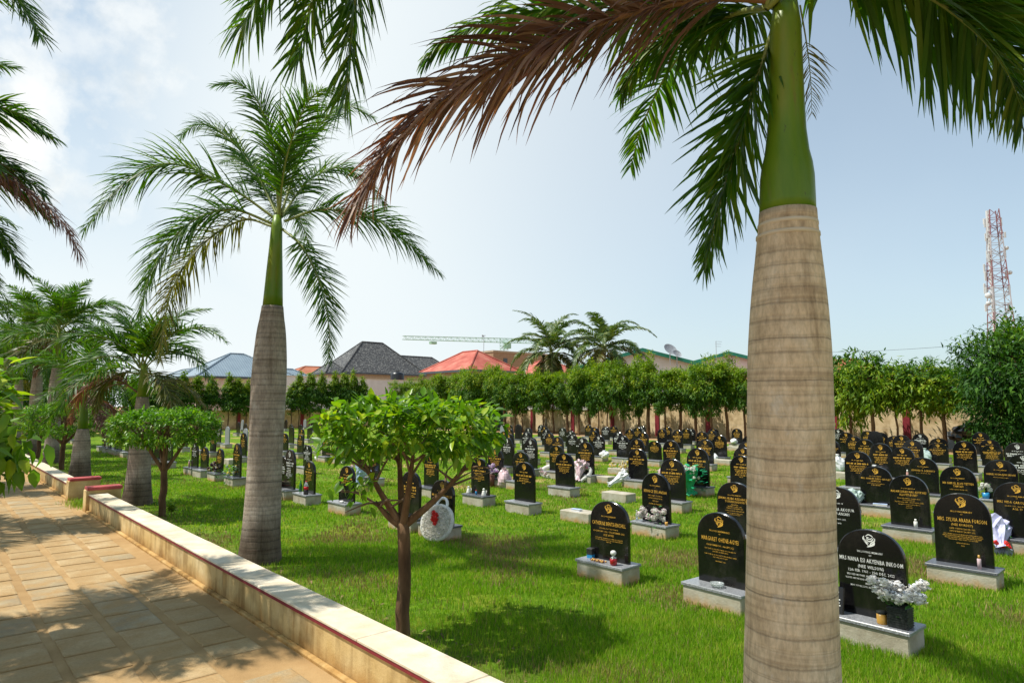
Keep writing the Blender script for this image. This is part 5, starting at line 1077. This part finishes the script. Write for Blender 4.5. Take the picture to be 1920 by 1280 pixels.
p=at('cath',-.28,.02); e=empty('gift_box',p,.2); tag(e,'tiny dark box with a blue base on the plinth near brown beads','box'); b=MB(); b.bbox(-.045,.045,-.045,.045,.05,.13,.006,M['basket']); b.build('lid',e); b=MB(); b.bbox(-.042,.042,-.042,.042,0,.05,.004,M['blue']); b.build('box_base',e)
p=at('cath',-.06,.13); e=empty('bead_string',p); tag(e,'string of brown and gold beads lying on the plinth by the perfume bottle','beads'); b=MB()
for k in range(26): b.blob((.03*math.sin(k*1.3)+.01,.13-.0095*k,.013),.013,M['amber' if k%3 else 'wicker'],6,5,.1)
b.build('beads',e,True)
# roses along a plinth
p=at('bern',0,.09); e=empty('flower_arrangement',p); tag(e,'low bunch of white roses lying along a plinth','flowers'); cs=[(rf.uniform(-.06,.08),rf.uniform(-.27,.27),.06+rf.uniform(0,.16)) for _ in range(22)]; flowers('flower_heads',e,cs,.058,[M['petal_w'],M['petal_w'],M['wrap_p']]); sprays(e,(0,-.15,.06),.2,22)
bottle('glass_vial','slim clear glass bottle at the end of the white roses','bottle',at('bern',-.36,.05),[(.0,0),(.022,0),(.022,.11),(.01,.135),(.01,.16),(.012,.162),(.012,.175),(.0,.176)],{'glass_body':(0,4,'glass_c'),'cap':(5,7,'porc')})
bottle('gold_cup','little square gold cup by the white roses','cup',at('bern',.33,.12),[(.0,0),(.03,0),(.034,.06),(.030,.06),(.027,.01),(.0,.008)],{'cup_body':(0,5,'amber')},n=4)
# bottles
bot=[(.0,0),(.032,0),(.034,.01),(.034,.14),(.028,.175),(.014,.205),(.013,.245),(.015,.247),(.015,.262),(.0,.263)]
bottle('glass_bottle','green glass bottle beside the cola bottle on a front-row plinth','bottle',at('b17',-.37,.0),[(r*1.05,z*1.02) for r,z in bot],{'bottle_body':(0,6,'glass_g'),'cap':(7,9,'glass_g')})
cb=[(.0,0),(.044,0),(.047,.02),(.044,.10),(.0445,.101),(.0445,.165),(.044,.166),(.042,.19),(.026,.235),(.014,.255),(.0145,.256),(.0145,.28),(.0,.281)]
bottle('cola_bottle','plastic cola bottle with red label and red cap on a front-row plinth','bottle',at('b17',.20,.12),[(r*1.15,z*1.12) for r,z in cb],{'bottle_body':(0,3,'cola'),'label_band':(4,5,'lab_r'),'neck':(6,9,'glass_c'),'cap':(10,12,'lab_r')})
def candle(label,p,r,h,mat,tip='porc'):
    return bottle('candle',label,'candle',p,[(.0,0),(r,0),(r,h*.72),(r*.85,h*.74),(r*.6,h*.76),(r*.55,h),(.0,h)],{'candle_body':(0,3,mat),'tip':(4,6,tip)},'candles on the plinths',12)
candle('white candle standing on a third-row plinth',at('sar',.12,.10),.03,.15,'porc'); candle('slim pale tube candle with gold top before the gold-lettered stone',at('syl',.19,.08),.023,.17,'wrap_p','amber'); candle('pale pink candle between headstones beyond the big palm',at('f12',.16,.12) if 'f12' in STONE else at('edw',-.3,.1),.03,.26,'pinkc'); candle('red candle beside a white-lettered front-row headstone',at('r7',-.36,.02),.035,.22,'pinkc')
for k,(ky,dx) in enumerate((('f13',.25),('f13',.36))): bottle('glass_jar',['small clear jar on the plinth of the portrait stone','second small jar beside it on the portrait stone plinth'][k],'jar',at(ky,dx,.1),[(.0,0),(.03,0),(.032,.08),(.02,.1),(.02,.12),(.0,.12)],{'jar_body':(0,5,'glass_c' if k else 'wrap_s')})
# wreaths: an oval ring or disc leaning on a stone
def wreath(label,p,a,b_,tilt,yaw,tube,mat,disc=False,heart=False,fl=(),ring=True):
    e=empty('wreath',p,yaw); tag(e,label,'wreath','wreaths leaning on the graves'); R=Matrix.Rotation(tilt,4,'X')
    def pos(t):
        if heart: x=.062*16*math.sin(t)**3*a; z=(.062*(13*math.cos(t)-5*math.cos(2*t)-2*math.cos(3*t)-math.cos(4*t))+.25)*b_; return Vector((x,0,z+b_*.85))
        return Vector((a*math.cos(t),0,b_*math.sin(t)+b_+tube))
    n=44; pts=[R@pos(6.2832*i/n) for i in range(n+1)]; bb=MB(); bb.tube(pts,[tube*rf.uniform(.9,1.1) for _ in pts],9,M[mat],False); bb.build('ring',e,True)
    if disc:
        bb=MB(); N2=900
        for k in range(N2):
            q=math.sqrt(rf.random()); t=rf.random()*6.283; c=R@(Vector((a*q*math.cos(t),-.03-.045*(1-q*q),b_*q*math.sin(t)+b_+tube))); d=(R@Vector((rf.uniform(-1,1),-1.2,rf.uniform(-1,1)))).normalized()*.035; s=d.orthogonal().normalized()*.012; bb.add([c-s,c+s,c+d+s*.6,c+d-s*.6],[(0,1,2,3)],M['petal_w'])
        bb.add([R@Vector((a*math.cos(6.283*i/n),-.015,b_*math.sin(6.283*i/n)+b_+tube)) for i in range(n)],[tuple(range(n))],M[mat]); bb.build('white_fringe',e)
    for (t0,t1,k,mats,r) in fl:
        cs=[R@(pos(rf.uniform(t0,t1))*1.0+Vector((rf.uniform(-.05,.05),-tube-.02,rf.uniform(-.05,.05)))) for _ in range(k)]; flowers('flower_heads',e,cs,r,[M[x] for x in mats]); sprays(e,cs[0],.12,22,'fl_leaf',.06)
    return e,R
s=STONE['karl'][0].location
p=G(812,1016); e,R=wreath('round fringed white wreath with red roses leaning on a front-row headstone',p,.28,.29,-.42,-math.pi/2+.45,.04,'petal_w',disc=True)
flowers('red_roses',e,[R@Vector((rf.uniform(-.07,.03),-.11,.36+rf.uniform(-.11,.11))) for _ in range(9)],.05,[M['petal_r']])
b=MB(); pts=[R@Vector((.03+.10*math.cos(t),-.01,.64+.12*math.sin(t))) for t in np.linspace(-.6,3.8,12)]; b.tube(pts,.026,7,M['wrap_w']); b.tube([R@Vector((-.10,0,.57)),R@Vector((-.13,-.02,.66)),R@Vector((-.06,-.02,.70))],.022,6,M['wrap_w']); b.build('rope_bow',e,True)
p=G(1030,897); wreath('oval white wreath with green leaves and white flowers on the grass',p,.34,.21,-.75,-math.pi/2+.35,.075,'petal_w',fl=((2.6,4.6,12,('petal_w','petal_w','petal_p'),.05),(4.7,5.9,4,('petal_w',),.045)))
p=G(1088,905); wreath('heart-shaped white wreath with a pink flower leaning on a bare plinth',p,.27,.27,-.5,-math.pi/2+.4,.055,'petal_w',heart=True,fl=((.3,1.0,3,('petal_p',),.05),))
# bouquets on the lawn and plinths
bouquet('white paper cone bouquet lying against a plinth in the fourth row',at('e6',-.62,.50,.06),(.62,-.35,.38),.62,.17,'wrap_w',('petal_w','wrap_w'),8,seed=2)
bouquet('bouquet in crumpled pale pink wrapping leaning on a headstone',at('d26',.05,.40,.05),(.45,.15,.75),.62,.19,'wrap_p',('petal_w','petal_p','wicker'),9,seed=3)
e=bouquet('big bunch of small white flowers wrapped in bright green net',at('e20',.05,.38,.06),(-.1,.1,.9),.62,.27,'wrap_g',('petal_w',),20,seed=4); flowers('flower_heads',e,[(rf.uniform(-.2,.2),rf.uniform(-.24,.24),.30+rf.uniform(0,.4)) for _ in range(34)],.05,[M['petal_w']]); 
b=MB()
for k in range(60):
    a=rf.random()*6.3; z=rf.uniform(.1,.72); r=.20+.12*math.sin(z*4); c=Vector((r*math.cos(a),r*math.sin(a),z)); d=Vector((math.cos(a),math.sin(a),rf.uniform(-.2,.6)))*.12; s=Vector((-math.sin(a),math.cos(a),0))*.06; b.add([c-s,c+s,c+d+s*.7,c+d-s*.7],[(0,1,2,3)],M['wrap_g'])
b.build('net_frill',e)
bag('rounded white plastic bundle lying by a plinth beyond the green bunch',at('e15',-.12,.4,0),.27,'wrap_w',.8); bag('tall white plastic bundle behind the green bunch',at('e19',.1,.55,0),.26,'wrap_w',1.1); bag('white bundle behind a headstone in the fourth row',at('e18',.1,.4,0),.25,'wrap_p',.9)
bag('small white bundle on a plinth near the back wall',at('e16',-.1,.12),.2,'wrap_w',.7); bag('white bundle behind the third-row stones beyond the palm',at('f7',-.1,.3),.22,'wrap_w',.8); bag('white and grey bundles heaped beside the palm trunk',at('f16',.4,.5,0),.28,'wrap_w',1.1); bag('round white bundle between dark headstones far beyond the palm',at('g3',-.35,.3),.22,'wrap_s',1.2)
bag('knobbly white and pink bundle between two headstones',at('d13',-.55,.1,0),.20,'wrap_p',1.4); bag('white bundle near the back wall by a small plinth',at('d35',-.5,.5),.2,'wrap_w',.7)
bouquet('silver-wrapped bouquet tied with a red ribbon on a third-row plinth',at('har',-.36,.28,.10),(.5,.1,.6),.42,.17,'wrap_s',('petal_w','wrap_s'),6,'petal_r',5)
p=at('har',.12,.12); e=empty('booklet',p,.3); tag(e,'white booklet lying on the plinth beside the silver bouquet','booklet'); b=MB(); b.bbox(-.06,.06,-.13,.13,0,.03,.004,M['porc']); b.build('pages',e); b=MB(); b.box(-.062,.062,-.132,.132,.0302,.034,M['wrap_b']); b.build('cover',e)
bouquet('lilac net bouquet tied with a bright red ribbon lying against a plinth',at('vida',-.12,.46,.06),(.55,.25,.45),.58,.21,'lilac',('petal_w','lilac'),7,'petal_r',6)
p=at('gab',-.28,.06); e=empty('flower_pot',p); tag(e,'white flowers in a small blue pot on a plinth','flower pot','flower pots on the graves'); b=MB(); b.lathe([(.0,0),(.06,0),(.08,.13),(.07,.13),(.055,.02)],14,M['blue'],cap=False); b.build('pot',e,True); flowers('flower_heads',e,[(rf.uniform(-.1,.1),rf.uniform(-.16,.16),.2+rf.uniform(-.02,.12)) for _ in range(12)],.05,[M['petal_w']]); sprays(e,(0,0,.16),.14,14)
bouquet('blue and white patterned bouquet wrapping behind the clipped tree sprig',at('m5',-.10,.45,.05),(.25,-.15,.7),.5,.2,'wrap_b',('wrap_b','petal_w'),8,seed=8) if 'm5' in STONE else None
if 'm5' in STONE:
    p=at('m5',-.55,.05,0); e=empty('flower_pot',p); tag(e,'mixed pink red and white flowers in a dark vase on the grass','flower pot','flower pots on the graves'); b=MB(); b.lathe([(.0,0),(.1,0),(.13,.16),(.09,.26),(.1,.28)],14,M['basket']); b.build('pot',e,True); flowers('flower_heads',e,[(rf.uniform(-.2,.2),rf.uniform(-.28,.28),.32+rf.uniform(-.05,.2)) for _ in range(26)],.06,[M['petal_w'],M['petal_p'],M['petal_r'],M['petal_y']]); sprays(e,(0,0,.3),.2,20)
# figurines
for k,(dx,lab) in enumerate(((-.30,'white winged figurine at the far end of a bare-edged plinth'),(.27,'white kneeling figurine beside the blue bottle'))):
    p=at('c3',dx,.07); e=empty('figurine',p); tag(e,lab,'figurine','white figurines'); b=MB(); b.lathe([(.0,0),(.055,0),(.058,.02),(.045,.06),(.035,.1),(.03,.115),(.012,.122)],14,M['porc']); b.blob((0,0,.145),.028,M['porc'],10,8,.02)
    for sg in(-1,1): b.add([(.02,0,.06),(.03,sg*.03,.13),(.035,sg*.075,.12),(.03,sg*.06,.06),(.04,sg*.045,.09)],[(0,1,4),(1,2,4),(2,3,4),(3,0,4)],M['porc'])
    b.build('figurine_body',e,True)
bottle('blue_bottle','tiny blue bottle with a red cap between the two white figurines','bottle',at('c3',.0,.08),[(.0,0),(.024,0),(.024,.07),(.014,.08),(.015,.082),(.015,.105),(.0,.106)],{'bottle_body':(0,3,'blue'),'cap':(4,6,'lab_r')})
p=at('c4',.15,.25); e=empty('flower_pot',p); tag(e,'lilac and white flowers in a tall brown pot behind the clipped tree','flower pot','flower pots on the graves'); b=MB(); b.lathe([(.0,-.2),(.09,-.2),(.11,.1),(.1,.1)],12,M['wicker']); b.build('pot',e,True); flowers('flower_heads',e,[(rf.uniform(-.15,.15),rf.uniform(-.24,.24),.16+rf.uniform(0,.22)) for _ in range(16)],.06,[M['petal_v'],M['petal_w']]); sprays(e,(0,0,.15),.16,14)
p=at('s4',-.05,.0); e=empty('flower_arrangement',p); tag(e,'yellow and white flowers on a bare concrete plinth','flowers'); flowers('flower_heads',e,[(rf.uniform(-.1,.15),rf.uniform(-.42,.36),.05+rf.uniform(0,.28)*max(0,rf.random())) for _ in range(20)],.06,[M['petal_y'],M['petal_w'],M['petal_w']]); sprays(e,(0,-.1,.1),.25,20)
p=at('s2',-.05,.05); e=empty('booklet',p,.15); tag(e,'small blue book lying on a bare concrete plinth','booklet'); b=MB(); b.bbox(-.055,.055,-.10,.10,.004,.032,.003,M['porc']); b.build('pages',e); b=MB(); b.box(-.06,.06,-.105,.105,0,.0035,M['wrap_b']); b.box(-.06,.06,-.105,.105,.0325,.037,M['wrap_b']); b.build('cover',e)
# gift with a wicker heart
p=at('b15',-.02,.10); e=empty('gift_basket',p,-math.pi/2); tag(e,'wicker heart in a cream gift box with red trim on a plinth','gift box'); b=MB(); b.bbox(-.13,.13,-.07,.07,0,.13,.006,M['box_y']); b.build('box_base',e); b=MB(); b.box(-.132,.132,-.073,.073,.03,.05,M['lab_r']); b.build('red_trim',e); b=MB(); hp=[Vector((.0085*16*math.sin(t)**3,0,.0085*(13*math.cos(t)-5*math.cos(2*t)-2*math.cos(3*t)-math.cos(4*t))+.25)) for t in np.linspace(0,6.283,30)]; b.tube(hp,.016,6,M['wicker'],False); b.build('wicker_heart',e,True)
p=at('b15',-.45,.15,0); bouquet('dark and pale flowers on the grass behind the grey palm trunk',p+Vector((0,0,.03)),(.2,.5,.5),.4,.15,'wrap_w',('petal_k','petal_p','petal_w'),9,seed=11)
p=at('k1',.10,.11); e=empty('white_stone',p); tag(e,'small white carved stone lying on a front-row plinth','ornament'); b=MB(); b.blob((0,0,.022),.05,M['porc'],10,7,.12,.5); b.build('stone_body',e,True); b=MB(); b.blob((.0,-.14,.018),.022,M['metal'],8,6,.1,.7); b.build('metal_stud',e,True)
if 'a10' in STONE:
    p=at('a10',-.12,.08); e=empty('flower_arrangement',p); tag(e,'dark red and cream wilted flowers on a front-row plinth','flowers'); flowers('flower_heads',e,[(rf.uniform(-.1,.1),rf.uniform(-.3,.3),.06+rf.uniform(0,.22)) for _ in range(16)],.07,[M['petal_k'],M['petal_k'],M['petal_y'],M['petal_w']]); sprays(e,(0,0,.1),.22,26)
if 'ar11' in STONE:
    p=at('ar11',-.1,.1); e=empty('flower_arrangement',p); tag(e,'green tinsel garland on a second-row plinth','garland'); sprays(e,(0,0,.12),.3,60,'fl_leaf',.1); flowers('flower_heads',e,[(rf.uniform(-.1,.1),rf.uniform(-.25,.25),.05+rf.uniform(0,.25)) for _ in range(8)],.06,[M['wrap_s'],M['petal_y']])
if 'm1' in STONE:
    p=at('m1',-.5,.1,0); e=empty('flower_pot',p); tag(e,'tall spray of small white flowers between two third-row headstones','flower pot','flower pots on the graves'); b=MB(); b.lathe([(.0,0),(.08,0),(.1,.2),(.08,.2)],12,M['porc']); b.build('pot',e,True); flowers('flower_heads',e,[(rf.uniform(-.2,.2),rf.uniform(-.25,.25),.25+rf.uniform(0,.45)) for _ in range(30)],.05,[M['petal_w'],M['box_y']]); sprays(e,(0,0,.3),.25,24)
if 'g8' in STONE:
    p=at('gab',.65,.55,.03); bouquet('green and red ribboned bundle at the picture edge',p,(.3,-.3,.5),.5,.2,'wrap_g',('petal_r','petal_w','wrap_g'),9,'petal_r',14)
# ------------------------------------------------------------------ grass
def grass(name,n,region,h,wd,mats,seed,clump=0.0,dry=0.06,lean=.5,z=0.0):
    rng=np.random.default_rng(seed); x,y=region(rng,n); n=len(x)
    hh=h*rng.uniform(.45,1.15,n); a=rng.uniform(0,6.283,n); ln=rng.uniform(.1,lean,n)*hh; az=rng.uniform(0,6.283,n)
    dx,dy=np.cos(az)*ln,np.sin(az)*ln; w=wd*rng.uniform(.7,1.2,n)*.5; ca,sa=np.cos(a)*w,np.sin(a)*w
    B=np.stack([x,y,np.full(n,z-.004)],1); Mx=B+np.stack([dx*.35,dy*.35,hh*.6],1); T=B+np.stack([dx,dy,hh],1); S=np.stack([ca,sa,np.zeros(n)],1)
    V=np.stack([B-S,B+S,Mx+S*.75,Mx-S*.75,T+S*.08,T-S*.08],1).reshape(-1,3); b=(np.arange(n)*6)[:,None]; Q=np.concatenate([b+np.array([[0,1,2,3]]),b+np.array([[3,2,4,5]])],1).reshape(-1,4)
    pt=np.sin(x*2.1+1.7*np.sin(y*1.3))+np.sin(y*1.7+1.9*np.sin(x*1.1+2))+.8*np.sin(x*.6+y*.45); pr=dry*.5+.75*np.clip((pt-.6)/1.6,0,1); mi=np.repeat((rng.random(n)<pr).astype(int),2); o=link_mesh(name,np_mesh(name,V,None,mats,mi,False,Q)); o['kind']='stuff'; return o
CX,CYY=SY,CY
def field(d0,d1,a0=-.90,a1=1.25):
    def f(rng,n):
        d=np.sqrt(rng.uniform(d0*d0,d1*d1,n*2)); s=rng.uniform(a0,a1,n*2)*d; x=s*CY+d*SY; y=-s*SY+d*CY
        k=(x>3.2)&(x<35)&(y<65); k&=~((x<4.6)&(rng.random(n*2)>np.clip((x-3.2)/1.4,0.05,1)**1.2)); 
        patch=np.sin(x*1.3+np.sin(y*.9)*1.7)+np.sin(y*1.1+np.sin(x*.7+1)*2); k&=~((patch<-1.1)&(rng.random(n*2)<.45)); x,y=x[k],y[k]; return x[:n],y[:n]
    return f
GM=[M['blade'],M['blade_dry']]
for nm,n,d0,d1,h,w_,dr in (('grass',160000,3.2,7.5,.075,.0055,.14),('grass',140000,7.5,12,.07,.009,.12),('grass',115000,12,20,.065,.016,.12),('grass',70000,20,34,.06,.03,.12)):
    grass(nm,n,field(d0,d1),h,w_,GM,int(d0*10),dry=dr)
def edge(rng,n): u=rng.uniform(-2,30,n); return 3.2+np.abs(rng.normal(0,.22,n)),u
grass('dry_grass',9000,edge,.05,.006,[M['blade_dry'],M['blade']],5,dry=.35,lean=1.3)
def tuft(rng,n): return rng.normal(3.0,.16,n),rng.normal(18.45,.42,n)
grass('grass',2600,lambda rng,n:tuple(v for v in tuft(rng,n)),.10,.008,[M['blade'],M['blade_dry']],6,dry=.3,lean=.9)
# fallen litter along the foot of the wall and single weeds
rng=np.random.default_rng(44); n=420; P=np.stack([3.22+np.abs(rng.normal(0,.45,n)),rng.uniform(1.5,28,n),rng.uniform(.01,.04,n)],1)
M['litter']=leafmat('fallen_leaf',(.10,.06,.03),(.24,.15,.07),trans=.1,rough=.8)
o=link_mesh('leaf_litter',crown_mesh('leaf_litter',[M['litter']],P,rdir(rng,n)*np.array([1,1,.2]),rdir(rng,n)*.3+np.array([0,0,1.]),.07*rng.uniform(.5,1.3,n),.03,np.zeros(n))); o['kind']='stuff'
def weed(label,x,y,h,n,seed,L=.09):
    e=empty('weed',(x,y,0)); tag(e,label,'weed','weeds sprouting by the low wall'); rng=np.random.default_rng(seed); b=MB(); r=random.Random(seed); P=[];D=[]
    for k in range(5):
        q=Vector((r.uniform(-.08,.08),r.uniform(-.08,.08),h*r.uniform(.6,1))); b.tube([(0,0,-.02),q*.55,q],[.004,.003,.002],4,M['rachis'])
        for i in range(n): f=r.uniform(.4,1); P.append(tuple(q*f)); D.append((r.uniform(-1,1),r.uniform(-1,1),r.uniform(.1,.8)))
    b.build('stem',e); link_mesh('foliage',crown_mesh('foliage',[M['tree_bright']],np.array(P),np.array(D),rdir(rng,len(P))*.4+np.array([0,0,1.]),L,L*.3,np.zeros(len(P))),e)
weed('bright green weed beside the low wall near the grey palm',3.36,11.2,.42,9,1); weed('pale sprout just over the low wall near the camera',3.30,3.35,.42,7,2,.12); weed('low weed growing at the foot of the forked clipped tree beyond',3.95,15.0,.35,14,3,.12)
